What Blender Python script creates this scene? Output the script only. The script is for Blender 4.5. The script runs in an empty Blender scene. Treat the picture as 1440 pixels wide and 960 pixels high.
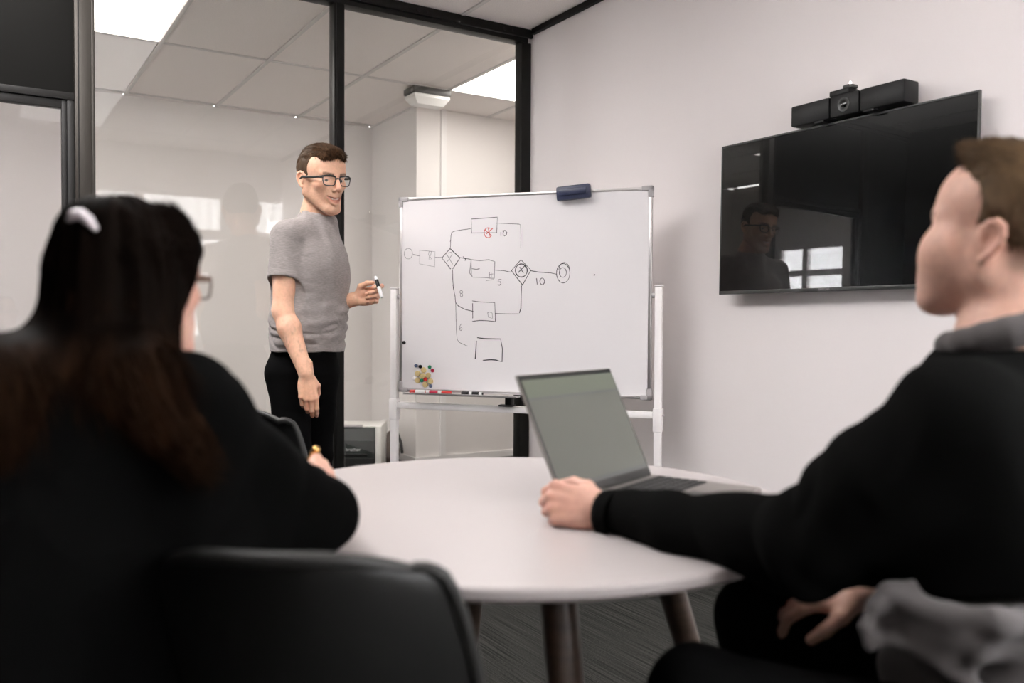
import bpy, bmesh, math, random
import numpy as np
import openvdb
from mathutils import Vector, Matrix
R_ = math.radians
rng = random.Random(7)
S = bpy.context.scene
COL = S.collection

# ---------------------------------------------------------------- camera
YAW = R_(32.1); PITCH = R_(1.3); ROLL = R_(0.3); CAMH = 1.083; FPX = 1212.0
FH = Vector((math.sin(YAW), math.cos(YAW), 0)); RH = Vector((math.cos(YAW), -math.sin(YAW), 0)); UP = Vector((0, 0, 1))
FW = (FH * math.cos(PITCH) - UP * math.sin(PITCH)).normalized()
UC0 = (UP * math.cos(PITCH) + FH * math.sin(PITCH)).normalized()
RC = (RH * math.cos(ROLL) + UC0 * math.sin(ROLL)).normalized()
UC = (UC0 * math.cos(ROLL) - RH * math.sin(ROLL)).normalized()
cam = bpy.data.cameras.new('camera'); cam.lens = FPX / 1440 * 36; cam.sensor_width = 36; cam.clip_start = 0.02
cam.dof.use_dof = True; cam.dof.focus_distance = 3.6; cam.dof.aperture_fstop = 2.4
co = bpy.data.objects.new('camera', cam); COL.objects.link(co)
M = Matrix((RC, UC, -FW)).transposed().to_4x4(); M.translation = Vector((0, 0, CAMH)); co.matrix_world = M
S.camera = co
# ---------------------------------------------------------------- world, exposure
w = bpy.data.worlds.new('sky'); S.world = w; w.use_nodes = True
nt = w.node_tree; bg = nt.nodes['Background']
bg.inputs[0].default_value = (0.98, 0.97, 0.98, 1); bg.inputs[1].default_value = 8.3
S.view_settings.view_transform = 'Standard'; S.view_settings.look = 'None'; S.view_settings.gamma = 1
S.view_settings.use_curve_mapping = False; S.view_settings.exposure = 1.54
S.render.engine = 'CYCLES'; S.cycles.use_denoising = True; S.cycles.max_bounces = 10; S.cycles.diffuse_bounces = 5
S.cycles.transparent_max_bounces = 16; S.cycles.glossy_bounces = 5; S.cycles.sample_clamp_indirect = 6.0

def C2W(p): return RH * p[0] + FH * p[1] + UP * p[2]
def P(px, py, d):
    """C-frame point (right, depth, up) seen at photograph pixel px,py at depth d"""
    v = RC * ((px - 720) / FPX) + UC * (-(py - 480) / FPX) + FW
    v = v * (d / v.dot(FH))
    return Vector((v.dot(RH), d, v.z + CAMH))

# ---------------------------------------------------------------- materials
def mat(name, col, rough=0.5, metal=0.0, spec=0.5, emit=None, estr=0, bump=None, var=None, coat=0, coatr=.05, sheen=0, attr=False, sss=0, nodes=None):
    m = bpy.data.materials.new(name); m.use_nodes = True; t = m.node_tree; b = t.nodes['Principled BSDF']
    c4 = (*col, 1)
    b.inputs['Base Color'].default_value = c4; b.inputs['Roughness'].default_value = rough; b.inputs['Metallic'].default_value = metal
    b.inputs['Specular IOR Level'].default_value = spec
    b.inputs['Coat Weight'].default_value = coat; b.inputs['Coat Roughness'].default_value = coatr
    b.inputs['Sheen Weight'].default_value = sheen
    if sss: b.inputs['Subsurface Weight'].default_value = sss; b.inputs['Subsurface Radius'].default_value = (.012, .004, .002); b.inputs['Subsurface Scale'].default_value = 1
    if emit: b.inputs['Emission Color'].default_value = (*emit, 1); b.inputs['Emission Strength'].default_value = estr
    tc = t.nodes.new('ShaderNodeTexCoord')
    src = None
    if attr:
        a = t.nodes.new('ShaderNodeAttribute'); a.attribute_name = 'tint'; src = a.outputs['Color']; t.links.new(src, b.inputs['Base Color'])
    if var:   # (scale tuple, amount)
        mp = t.nodes.new('ShaderNodeMapping'); mp.inputs['Scale'].default_value = var[0]; t.links.new(tc.outputs['Object'], mp.inputs[0])
        n = t.nodes.new('ShaderNodeTexNoise'); n.inputs['Scale'].default_value = 1; n.inputs['Detail'].default_value = 4; t.links.new(mp.outputs[0], n.inputs[0])
        r = t.nodes.new('ShaderNodeMapRange'); r.inputs[1].default_value = .3; r.inputs[2].default_value = .7; r.inputs[3].default_value = 1 - var[1]; r.inputs[4].default_value = 1 + var[1]
        t.links.new(n.outputs[0], r.inputs[0])
        mx = t.nodes.new('ShaderNodeVectorMath'); mx.operation = 'SCALE'
        if src: t.links.new(src, mx.inputs[0])
        else: mx.inputs[0].default_value = col
        t.links.new(r.outputs[0], mx.inputs['Scale']); t.links.new(mx.outputs[0], b.inputs['Base Color'])
    if bump:  # (scale tuple, strength, distance)
        mp = t.nodes.new('ShaderNodeMapping'); mp.inputs['Scale'].default_value = bump[0]; t.links.new(tc.outputs['Object'], mp.inputs[0])
        n = t.nodes.new('ShaderNodeTexNoise'); n.inputs['Scale'].default_value = 1; n.inputs['Detail'].default_value = 5; t.links.new(mp.outputs[0], n.inputs[0])
        bp = t.nodes.new('ShaderNodeBump'); bp.inputs['Strength'].default_value = bump[1]; bp.inputs['Distance'].default_value = bump[2]
        t.links.new(n.outputs[0], bp.inputs['Height']); t.links.new(bp.outputs[0], b.inputs['Normal'])
    return m

def glass_mat(name, tint, refl, rough=0.0):
    m = bpy.data.materials.new(name); m.use_nodes = True; t = m.node_tree; t.nodes.clear()
    o = t.nodes.new('ShaderNodeOutputMaterial'); tr = t.nodes.new('ShaderNodeBsdfTransparent'); tr.inputs[0].default_value = (*tint, 1)
    g = t.nodes.new('ShaderNodeBsdfGlossy'); g.inputs['Roughness'].default_value = rough; g.inputs[0].default_value = (1, 1, 1, 1)
    f = t.nodes.new('ShaderNodeFresnel'); f.inputs[0].default_value = 1.5
    mu = t.nodes.new('ShaderNodeMath'); mu.operation = 'MULTIPLY'; mu.inputs[1].default_value = refl; mu.use_clamp = True; ge = t.nodes.new('ShaderNodeNewGeometry'); iv = t.nodes.new('ShaderNodeMath'); iv.operation = 'SUBTRACT'; iv.inputs[0].default_value = 1; t.links.new(ge.outputs['Backfacing'], iv.inputs[1]); m2 = t.nodes.new('ShaderNodeMath'); m2.operation = 'MULTIPLY'; t.links.new(mu.outputs[0], m2.inputs[0]); t.links.new(iv.outputs[0], m2.inputs[1])
    mx = t.nodes.new('ShaderNodeMixShader'); t.links.new(f.outputs[0], mu.inputs[0]); t.links.new(m2.outputs[0], mx.inputs[0])
    t.links.new(tr.outputs[0], mx.inputs[1]); t.links.new(g.outputs[0], mx.inputs[2]); t.links.new(mx.outputs[0], o.inputs[0])
    return m

MAT = dict(
    wall=mat('wall_paint', (.87, .82, .82), .75, spec=.25, bump=((90, 90, 90), .08, .001)),
    outer=mat('outer_paint', (.79, .757, .738), .7, spec=.3, bump=((90, 90, 90), .08, .001)),
    black=mat('black_aluminium', (.007, .0065, .006), .42, spec=.22),
    bronze=mat('dark_bronze_aluminium', (.026, .022, .018), .36, metal=.4, spec=.35),
    panel=mat('black_panel', (.004, .0038, .0033), .6, spec=.06),
    tile=mat('mineral_tile', (.88, .83, .80), .95, spec=.1, var=((170, 170, 170), .07), bump=((260, 260, 260), .5, .002)),
    tbar=mat('ceiling_tbar', (.66, .63, .61), .5),
    led=mat('led_panel', (.9, .9, .9), .5, emit=(1, .955, .915), estr=4.1),
    led_fill=mat('led_panel_fill', (.9, .9, .9), .5, emit=(1, .965, .95), estr=6.0), led_in=mat('led_panel_inner', (.9, .9, .9), .5, emit=(1, .97, .95), estr=.7),  # the stronger one is for added, unseen fill panels
    glass=glass_mat('partition_glass', (.985, .985, .975), 1.6), dglass=glass_mat('door_glass', (.92, .915, .92), 1.2),
    wglass=glass_mat('window_glass', (.97, .98, .98), 1.8),
    white=mat('white_powder_coat', (.90, .87, .87), .35),
    skirting=mat('white_skirting', (.82, .80, .79), .4),
    board=mat('whiteboard_enamel', (.84, .815, .83), .16, spec=.5, coat=.3, coatr=.08),
    alu=mat('brushed_aluminium', (.62, .60, .60), .35, metal=.85, bump=((6, 400, 400), .1, .0005)),
    cap=mat('grey_plastic_cap', (.42, .40, .41), .5),
    ink=mat('black_marker_ink', (.035, .033, .04), .6), inkf=mat('faded_marker_ink', (.30, .29, .30), .6), inkr=mat('red_marker_ink', (.62, .10, .08), .6),
    plastic_black=mat('black_plastic', (.008, .008, .0085), .45, spec=.3),
    rimp=mat('shell_rim_highlight', (.028, .028, .027), .45, spec=.35),  # lighter than the shell: the lip's highlight is put into the colour
    shell=mat('black_shell_plastic', (.008, .0082, .008), .42, spec=.28, bump=((60, 60, 60), .05, .001)),
    tabletop=mat('white_laminate', (.45, .415, .41), .30, spec=.4),
    wood=mat('walnut_leg', (.055, .034, .023), .4, var=((3, 3, 60), .3), coat=.3, coatr=.2),
    screen=mat('television_screen', (.002, .002, .002), .22, spec=.10, coat=1.0, coatr=.01),
    tvframe=mat('television_frame', (.035, .036, .036), .35),
    lapbody=mat('laptop_grey_metal', (.27, .25, .235), .4, metal=.3),
    bezel=mat('laptop_bezel', (.012, .014, .013), .3),
    key=mat('laptop_key', (.018, .018, .018), .5),
    skinA=mat('skin', (.6, .35, .25), .5, spec=.35, attr=True, sss=.15, var=((90, 90, 90), .07), bump=((350, 350, 350), .2, .0006)),
    tee=mat('heather_grey_jersey', (.30, .27, .262), .95, spec=.1, sheen=.15, var=((70, 70, 300), .16), bump=((900, 900, 900), .25, .0006)),
    denim=mat('black_denim', (.003, .003, .0032), .9, spec=.05, bump=((500, 500, 500), .3, .0006)),
    sweat=mat('black_sweatshirt', (.003, .003, .0029), .95, spec=.05, sheen=0, bump=((300, 300, 300), .3, .0008)),
    cardi=mat('black_jacket', (.0022, .0022, .0022), .95, spec=.04, bump=((300, 300, 300), .3, .0008)),
    greyfab=mat('grey_jersey', (.10, .092, .092), .95, spec=.1, sheen=.1, bump=((300, 300, 300), .3, .0008)),
    hairA=mat('brown_hair', (.05, .030, .016), .6, spec=.10, attr=True),
    hairW=mat('dark_brown_hair', (.02, .012, .008), .65, spec=.015, attr=True),
    frame=mat('dark_acetate', (.018, .022, .022), .3), frameg=mat('brown_acetate', (.10, .05, .03), .3),
    lens=glass_mat('lens_glass', (.97, .98, .98), 1.2),
    teeth=mat('teeth', (.85, .80, .74), .25), eyew=mat('eye_white', (.75, .71, .68), .2), iris=mat('iris', (.06, .06, .05), .1),
    shoe=mat('black_leather', (.015, .014, .013), .4), sole=mat('white_sole', (.6, .6, .6), .6),
    gold=mat('gold_metal', (.75, .46, .16), .25, metal=1.0), pearl=mat('pearl_clip', (.80, .75, .78), .3, coat=.6),
    white_plastic=mat('white_plastic', (.80, .80, .80), .4), diffuser=mat('frosted_prismatic_diffuser', (.78, .77, .75), .35, coat=.4),
    darkgrey=mat('dark_grey_plastic', (.06, .058, .055), .5), prn=mat('printer_front', (.03, .035, .034), .3), prw=mat('printer_body', (.72, .71, .68), .45),
    bag=mat('brown_bag', (.10, .065, .045), .7), navy=mat('navy_plastic', (.035, .042, .085), .35), red=mat('red_plastic', (.55, .03, .025), .4),
    yellow=mat('cream_yellow_magnet', (.62, .49, .24), .5), green=mat('green_magnet', (.02, .22, .11), .4), blue=mat('slate_blue_magnet', (.10, .13, .22), .4),
    crimson=mat('crimson_magnet', (.45, .02, .06), .4), concrete=mat('paving', (.75, .74, .73), .9, var=((2, 2, 2), .15)),
    cladding=mat('white_corrugated_cladding', (.42, .415, .41), .6), lamp=mat('led_dot', (1, 1, 1), .3, emit=(1, .95, .9), estr=6),
    print=mat('white_print', (.7, .7, .7), .5))

def carpet():
    m = bpy.data.materials.new('carpet'); m.use_nodes = True; t = m.node_tree; b = t.nodes['Principled BSDF']
    b.inputs['Roughness'].default_value = 1; b.inputs['Specular IOR Level'].default_value = .1
    tc = t.nodes.new('ShaderNodeTexCoord')
    def noise(sc, det=3):
        mp = t.nodes.new('ShaderNodeMapping'); mp.inputs['Scale'].default_value = sc; t.links.new(tc.outputs['Object'], mp.inputs[0])
        n = t.nodes.new('ShaderNodeTexNoise'); n.inputs['Scale'].default_value = 1; n.inputs['Detail'].default_value = det; t.links.new(mp.outputs[0], n.inputs[0]); return n
    a = noise((260, 2.2, 2.2)); c = noise((330, 300, 300), 3)
    mx = t.nodes.new('ShaderNodeMath'); mx.operation = 'MULTIPLY'; t.links.new(a.outputs[0], mx.inputs[0]); t.links.new(c.outputs[0], mx.inputs[1])
    r = t.nodes.new('ShaderNodeValToRGB'); r.color_ramp.elements[0].position = .17; r.color_ramp.elements[0].color = (.009, .009, .0085, 1)
    r.color_ramp.elements[1].position = .36; r.color_ramp.elements[1].color = (.062, .061, .056, 1)
    t.links.new(mx.outputs[0], r.inputs[0]); t.links.new(r.outputs[0], b.inputs['Base Color'])
    bp = t.nodes.new('ShaderNodeBump'); bp.inputs['Strength'].default_value = .8; bp.inputs['Distance'].default_value = .004
    t.links.new(mx.outputs[0], bp.inputs['Height']); t.links.new(bp.outputs[0], b.inputs['Normal'])
    return m
MAT['carpet'] = carpet()

# ---------------------------------------------------------------- mesh helpers
def setp(o, label=None, cat=None, group=None, kind=None):
    if label: o['label'] = label
    if cat: o['category'] = cat
    if group: o['group'] = group
    if kind: o['kind'] = kind
    return o
def empty(name, loc=(0, 0, 0), rz=0.0, label=None, cat=None, group=None):
    o = bpy.data.objects.new(name, None); COL.objects.link(o); o.location = loc; o.rotation_euler = (0, 0, rz); o.empty_display_size = .1
    return setp(o, label, cat, group)
def link(name, me, m, parent=None, loc=None, kind=None):
    o = bpy.data.objects.new(name, me); COL.objects.link(o)
    if m is not None:
        for x in (m if isinstance(m, (list, tuple)) else [m]): me.materials.append(MAT[x] if isinstance(x, str) else x)
    if parent: o.parent = parent
    if loc is not None: o.location = loc
    if kind: o['kind'] = kind
    return o
def fin(bm, smooth=False, ang=40):
    me = bpy.data.meshes.new('m'); bmesh.ops.recalc_face_normals(bm, faces=bm.faces); bm.to_mesh(me); bm.free()
    if smooth:
        me.polygons.foreach_set('use_smooth', [True] * len(me.polygons)); me.set_sharp_from_angle(angle=R_(ang))
    return me
def bbox(bm, lo, hi, bev=0, mx=None, seg=2):
    g = bmesh.ops.create_cube(bm, size=1)['verts']
    c = [(lo[i] + hi[i]) / 2 for i in range(3)]; s = [hi[i] - lo[i] for i in range(3)]
    for v in g: v.co = Vector([v.co[i] * s[i] + c[i] for i in range(3)])
    if bev:
        ed = list({e for v in g for e in v.link_edges}); r = bmesh.ops.bevel(bm, geom=ed, offset=bev, segments=seg, affect='EDGES', profile=.5)
        g = list({v for f in r['faces'] for v in f.verts} | {v for v in g if v.is_valid})
    if mx is not None: bmesh.ops.transform(bm, matrix=mx, verts=g)
    return g
def box(name, lo, hi, m, parent=None, bev=0, mx=None, kind=None):
    bm = bmesh.new(); bbox(bm, lo, hi, bev, mx); return link(name, fin(bm, bev > 0), m, parent, kind=kind)
def tube(bm, pts, rad, n=10, cap=True, side=None):
    """sweep; rad number, list or list of (rx,ry)"""
    pts = [Vector(p) for p in pts]; N = len(pts); rings = []; prev = None
    for i, p in enumerate(pts):
        t = ((pts[i + 1] if i < N - 1 else p) - (pts[i - 1] if i else p)).normalized()
        if prev is None:
            a = Vector(side) if side is not None else (Vector((0, 0, 1)) if abs(t.z) < .9 else Vector((1, 0, 0)))
        else: a = prev
        a = (a - t * a.dot(t)).normalized(); prev = a; b = t.cross(a)
        r = rad[i] if isinstance(rad, (list, tuple)) else rad
        rx, ry = r if isinstance(r, (list, tuple)) else (r, r)
        rings.append([bm.verts.new(p + a * (rx * math.cos(2 * math.pi * k / n)) + b * (ry * math.sin(2 * math.pi * k / n))) for k in range(n)])
    for i in range(N - 1):
        for k in range(n): bm.faces.new((rings[i][k], rings[i][(k + 1) % n], rings[i + 1][(k + 1) % n], rings[i + 1][k]))
    if cap: bm.faces.new(rings[0][::-1]); bm.faces.new(rings[-1])
def tubeo(name, pts, rad, m, parent=None, n=12, side=None):
    bm = bmesh.new(); tube(bm, pts, rad, n, side=side); return link(name, fin(bm, True, 50), m, parent)
def lathe(bm, prof, n=32, mx=None):
    rings = []; vs = []
    for r, z in prof:
        if r < 1e-5: ring = [bm.verts.new((0, 0, z))]
        else: ring = [bm.verts.new((r * math.cos(2 * math.pi * k / n), r * math.sin(2 * math.pi * k / n), z)) for k in range(n)]
        rings.append(ring); vs += ring
    for a, b in zip(rings, rings[1:]):
        for k in range(n):
            q = [a[k % len(a)], a[(k + 1) % n % len(a)], b[(k + 1) % n % len(b)], b[k % len(b)]]
            u = []
            for v in q:
                if v not in u: u.append(v)
            if len(u) > 2: bm.faces.new(u)
    if len(rings[0]) > 1: bm.faces.new(rings[0][::-1])
    if len(rings[-1]) > 1: bm.faces.new(rings[-1])
    if mx is not None: bmesh.ops.transform(bm, matrix=mx, verts=vs)
def latheo(name, prof, m, parent=None, n=32, mx=None, ang=40):
    bm = bmesh.new(); lathe(bm, prof, n, mx); return link(name, fin(bm, True, ang), m, parent)
def axes(x, y, z, t=(0, 0, 0)):
    m = Matrix((Vector(x), Vector(y), Vector(z))).transposed().to_4x4(); m.translation = Vector(t); return m

# ---------------------------------------------------------------- implicit surfaces
class Field:
    def __init__(s, lo, hi, vox):
        s.lo = np.array(lo, float); s.v = vox; s.n = np.ceil((np.array(hi) - s.lo) / vox).astype(int) + 1
        s.d = np.full(s.n, .2, 'f4'); s.ax = [(s.lo[i] + np.arange(s.n[i]) * vox).astype('f4') for i in range(3)]
    def prim(s, kind, a, b=None, ra=.01, rb=None, k=.01, op='u', sc=(1, 1, 1), F=None):
        """F = (R 3x3 columns axes, t, scale); sc local anisotropic scale"""
        Rm, t, sf = F if F is not None else (np.eye(3), np.zeros(3), 1.0)
        a = np.array(a, float); scn = np.array(sc, float)
        if kind == 'cone':
            b = np.array(b, float); rb = ra if rb is None else rb; cen = (a + b) / 2; rad = np.linalg.norm(b - a) / 2 + max(ra, rb) * max(scn.max(), 1)
        elif kind == 'ell': cen = a; rad = max(ra)
        else: cen = None
        if cen is not None:
            cw = Rm @ (cen * sf) + t; rw = (rad) * sf + abs(k) + 3 * s.v
            i0 = np.maximum(np.floor((cw - rw - s.lo) / s.v).astype(int), 0); i1 = np.minimum(np.ceil((cw + rw - s.lo) / s.v).astype(int) + 1, s.n)
            if (i1 <= i0).any(): return
            if op == 'i': i0 = np.zeros(3, int); i1 = s.n
        else: i0 = np.zeros(3, int); i1 = s.n
        sl = tuple(slice(p, q) for p, q in zip(i0, i1))
        X = s.ax[0][sl[0]][:, None, None] - t[0]; Y = s.ax[1][sl[1]][None, :, None] - t[1]; Z = s.ax[2][sl[2]][None, None, :] - t[2]
        p = [(X * Rm[0, j] + Y * Rm[1, j] + Z * Rm[2, j]) / sf for j in range(3)]
        if kind == 'ell':
            q = [(p[j] - a[j]) for j in range(3)]; r = np.array(ra, float)
            k0 = np.sqrt(sum((q[j] / r[j]) ** 2 for j in range(3))); k1 = np.sqrt(sum((q[j] / r[j] ** 2) ** 2 for j in range(3))) + 1e-6
            f = k0 * (k0 - 1) / k1
        elif kind == 'cone':
            q = [(p[j] - a[j]) / scn[j] for j in range(3)]; ab = (b - a) / scn; L2 = (ab ** 2).sum() + 1e-12
            h = np.clip(sum(q[j] * ab[j] for j in range(3)) / L2, 0, 1)
            f = (np.sqrt(sum((q[j] - ab[j] * h) ** 2 for j in range(3))) - (ra + (rb - ra) * h)) * scn.min()
        else:  # plane: keep / remove side where dot(p-a,n)>0 ; b = normal
            b = np.array(b, float); b /= np.linalg.norm(b); f = sum((p[j] - a[j]) * b[j] for j in range(3))
        f = (f * sf).astype('f4'); d = s.d[sl]
        if op == 'u': h = np.maximum(k - abs(d - f), 0) / k; s.d[sl] = np.minimum(d, f) - h * h * k / 4
        elif op == 's': h = np.maximum(k - abs(d + f), 0) / k; s.d[sl] = np.maximum(d, -f) + h * h * k / 4
        elif op == 'i': h = np.maximum(k - abs(d - f), 0) / k; s.d[sl] = np.maximum(d, f) + h * h * k / 4
    def run(s, prims, F=None):
        for p in prims:
            p = dict(p); p.setdefault('F', F); s.prim(**p)
    def polys(s):
        g = openvdb.FloatGrid(background=.2); g.copyFromArray(np.clip(s.d, -4 * s.v, .2).astype('f4') if False else s.d)
        v, tri, q = g.convertToPolygons(0.0, 0.0)
        return s.lo + np.array(v, float) * s.v, np.array(q)[:, ::-1]
def cone(a, b, ra, rb=None, k=.01, op='u', sc=(1, 1, 1), F=None):
    d = dict(kind='cone', a=tuple(a), b=tuple(b), ra=ra, rb=rb, k=k, op=op, sc=sc)
    if F is not None: d['F'] = F
    return d
def ell(a, r, k=.01, op='u', F=None):
    d = dict(kind='ell', a=tuple(a), ra=tuple(r), k=k, op=op)
    if F is not None: d['F'] = F
    return d
def plane(a, n, k=.004, op='i', F=None):
    d = dict(kind='plane', a=tuple(a), b=tuple(n), k=k, op=op)
    if F is not None: d['F'] = F
    return d
def chain(pts, rads, k=.02, sc=(1, 1, 1), F=None):
    return [cone(pts[i], pts[i + 1], rads[i], rads[i + 1], k=k, sc=sc, F=F) for i in range(len(pts) - 1)]
def frame(x, y, z, t, s=1.0): return (np.array([list(x), list(y), list(z)], float).T, np.array(list(t), float), s)

NR = np.random.RandomState(3); LAT = NR.rand(32, 32, 32).astype('f4')
def vnoise(p):
    p = np.asarray(p); i = np.floor(p).astype(int); f = p - i; f = f * f * (3 - 2 * f); o = 0
    for dx in (0, 1):
        for dy in (0, 1):
            for dz in (0, 1):
                wt = (f[:, 0] if dx else 1 - f[:, 0]) * (f[:, 1] if dy else 1 - f[:, 1]) * (f[:, 2] if dz else 1 - f[:, 2])
                o = o + wt * LAT[(i[:, 0] + dx) % 32, (i[:, 1] + dy) % 32, (i[:, 2] + dz) % 32]
    return o * 2 - 1
def vnormals(v, q):
    n = np.zeros_like(v); fn = np.cross(v[q[:, 2]] - v[q[:, 0]], v[q[:, 3]] - v[q[:, 1]])
    for j in range(4): np.add.at(n, q[:, j], fn)
    return n / (np.linalg.norm(n, axis=1)[:, None] + 1e-12)
RWM = np.array([list(RH), list(FH), [0, 0, 1]])   # rows: C axes in world
def npmesh(name, v, q, m, parent, tint=None, toworld=True, base=(0, 0, 0), kind=None):
    if toworld: v = v @ RWM
    v = v - np.array(list(base))
    me = bpy.data.meshes.new(name); me.vertices.add(len(v)); me.vertices.foreach_set('co', v.astype('f4').ravel())
    k = q.shape[1]; me.loops.add(len(q) * k); me.loops.foreach_set('vertex_index', q.astype('i4').ravel())
    me.polygons.add(len(q)); me.polygons.foreach_set('loop_start', np.arange(len(q), dtype='i4') * k)
    me.polygons.foreach_set('use_smooth', np.ones(len(q), bool)); me.update(calc_edges=True); me.validate()
    if tint is not None:
        a = me.color_attributes.new('tint', 'FLOAT_COLOR', 'POINT'); c = np.ones((len(v), 4), 'f4'); c[:, :3] = tint; a.data.foreach_set('color', c.ravel())
    return link(name, me, m, parent, kind=kind)
# ================================================================ SETTING
XR = 2.654; YG = 4.08; YB = -0.43; ZC = 2.70; XL = -1.25
OXL, OYB, OX1, OY1, OXR = -2.25, 6.76, 2.85, 5.91, 5.2
def st(name, lo, hi, m, **k): return box(name, lo, hi, m, kind='structure', **k)
fl = st('floor', (OXL - .2, YB - .2, -.1), (OXR + .2, OYB + .2, 0), 'carpet')
st('wall_right', (XR, YB, 0), (XR + .12, YG - .005, ZC), 'wall')
st('wall_left', (XL - .12, YB, 0), (XL, YG - .02, ZC), 'panel')
# back wall behind the camera with its window
wb = st('wall_back', (XL - .12, YB - .2, 0), (XR + .12, YB, .9), 'wall')
WX = [.98, 1.28, 1.37, 2.06, 2.167, 2.654]
box('wall_header', (XL - .12, YB - .2, 2.30), (XR + .12, YB, ZC), 'wall', wb)
box('wall_pier', (XL - .12, YB - .2, .9), (WX[0] - .05, YB, 2.30), 'wall', wb)
win = empty('window_1', (1.5, YB, .9)); win['kind'] = 'structure'
def rel(o, e): o.location = -Vector(e.location); return o
def wbox(nm, lo, hi, m): return rel(box(nm, lo, hi, m, win), win)
wbox('window_frame', (WX[0] - .05, YB - .12, 2.26), (XR, YB - .04, 2.30), 'white'); wbox('window_frame', (WX[0] - .05, YB - .12, .90), (XR, YB - .04, .94), 'white')
wbox('window_frame', (WX[0] - .05, YB - .12, .94), (WX[0], YB - .04, 2.26), 'white')
wbox('window_mullion', (WX[1], YB - .12, .94), (WX[2], YB - .04, 2.26), 'white'); wbox('window_mullion', (WX[3], YB - .12, .94), (WX[4], YB - .04, 2.26), 'white')
for a, b in ((0, 1), (2, 3), (4, 5)):
    x0, x1 = WX[a], WX[b]
    wbox('window_transom', (x0, YB - .12, 1.86), (x1, YB - .04, 1.957), 'white')
    wbox('window_pane', (x0, YB - .083, 1.957), (x1, YB - .077, 2.26), 'wglass'); wbox('window_pane', (x0, YB - .083, .94), (x1, YB - .077, 1.86), 'wglass')
wbox('window_sill', (WX[0] - .08, YB - .04, .87), (XR - .005, YB + .06, .90), 'white')
# outer office
wo = st('wall_outer_back', (OXL - .2, OYB, 0), (OX1, OYB + .12, ZC), 'outer')
st('wall_outer_return', (OX1, OY1, 0), (OX1 + .12, OYB + .12, ZC), 'outer')
st('wall_outer_front', (OX1 + .12, OY1, 0), (OXR, OY1 + .12, ZC), 'outer')
st('wall_outer_right', (OXR, YG, 0), (OXR + .12, OY1 + .12, ZC), 'outer')
st('wall_outer_side', (XR + .12, YG - .12, 0), (OXR, YG, ZC), 'outer')
wl = st('wall_outer_left', (OXL - .12, YG - .12, 0), (OXL, 5.30, ZC), 'outer')
box('wall_pier', (OXL - .12, 6.10, 0), (OXL, OYB, ZC), 'outer', wl); box('wall_sill', (OXL - .12, 5.30, 0), (OXL, 6.10, 1.10), 'outer', wl); box('wall_header', (OXL - .12, 5.30, 2.0), (OXL, 6.10, ZC), 'outer', wl)
st('wall_outer_near', (OXL - .12, YG - .12, 0), (XL - .12, YG, ZC), 'outer')
w2 = empty('window_2', (OXL, 5.70, 1.1)); w2['kind'] = 'structure'
def w2b(nm, lo, hi, m): return rel(box(nm, lo, hi, m, w2), w2)
for a in ((5.30, 5.33), (5.74, 5.80), (6.07, 6.10)): w2b('window_frame', (OXL - .08, a[0], 1.10), (OXL - .02, a[1], 2.0), 'white')
for z in ((1.10, 1.14), (1.69, 1.75), (1.97, 2.0)):
    for y in ((5.33, 5.74), (5.80, 6.07)): w2b('window_transom', (OXL - .08, y[0], z[0]), (OXL - .02, y[1], z[1]), 'white')
for z in ((1.14, 1.69), (1.75, 1.97)):
    for y in ((5.33, 5.74), (5.80, 6.07)): w2b('window_pane', (OXL - .053, y[0], z[0]), (OXL - .047, y[1], z[1]), 'wglass')
# skirtings and trims
st('baseboard_right', (XR - .015, YB + .01, 0), (XR, YG - .07, .055), 'black')
st('baseboard_outer_back', (OXL + .01, OYB - .012, 0), (OX1 - .012, OYB, .05), 'skirting')
st('baseboard_outer_return', (OX1 - .012, OY1 - .012, 0), (OX1, OYB, .05), 'skirting')
st('baseboard_outer_front', (OX1, OY1 - .012, 0), (OXR, OY1, .05), 'skirting')
st('trim_1', (XR - .022, YB + .01, ZC - .03), (XR, YG - .07, ZC), 'black')
st('trim_2', (3.05, OY1 - .02, .05), (3.095, OY1, ZC), 'skirting')
# ceiling: grid of T bars with separate mineral tiles, slab above
ce = st('ceiling', (OXL - .2, YB - .2, ZC + .06), (OXR + .2, OYB + .2, ZC + .2), 'wall')
st('roof', (OXL - .25, YB - .25, ZC + .2), (OXR + .25, OYB + .25, ZC + .35), 'concrete')
px_ = [.95 + .63 * k for k in range(-5, 7)]; py_ = [5.38 + 1.31 * k for k in range(-5, 3)]

tb = bmesh.new(); bbox(tb, (.012, .012, 0), (.618, 1.298, .012), .003, seg=1); tm = fin(tb)
tm.materials.append(MAT['tile'])
led_cells = {(4, 4): 'o', (8, 4): 'o', (1, 4): 'o', (4, 1): 'i', (4, 2): 'i', (4, 3): 'i', (3, 3): 'b', (3, 2): 'b'}  # b cells: unseen panels added to brighten the room
for i, x in enumerate(px_):
    for j, y in enumerate(py_):
        x1, y1 = x + .63, y + 1.31
        if y1 < YB or y > OYB or x1 < OXL or x > OXR: continue
        if (i, j) in led_cells: continue
        if y < YG - .02 and x > XR: continue
        if y < YG - .02 and x1 < XL: continue
        if y > YG and x > OX1 - .1 and y > OY1 - .1: continue
        o = bpy.data.objects.new('ceiling_tile', tm); COL.objects.link(o); o.parent = ce; o.location = (x, y, ZC + .002 + rng.uniform(0, .002))
bm = bmesh.new()
for x in px_[1:]:
    y0 = YB if XL < x < XR else YG
    bbox(bm, (x - .012, y0, ZC - .004), (x + .012, OYB, ZC + .03))
for y in py_[1:]:
    x0, x1 = (XL, XR) if y < YG - .02 else (OXL, OXR)
    bbox(bm, (x0, y - .012, ZC - .0035), (x1, y + .012, ZC + .0295))
link('ceiling_grid', fin(bm), 'tbar', ce)
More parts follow.
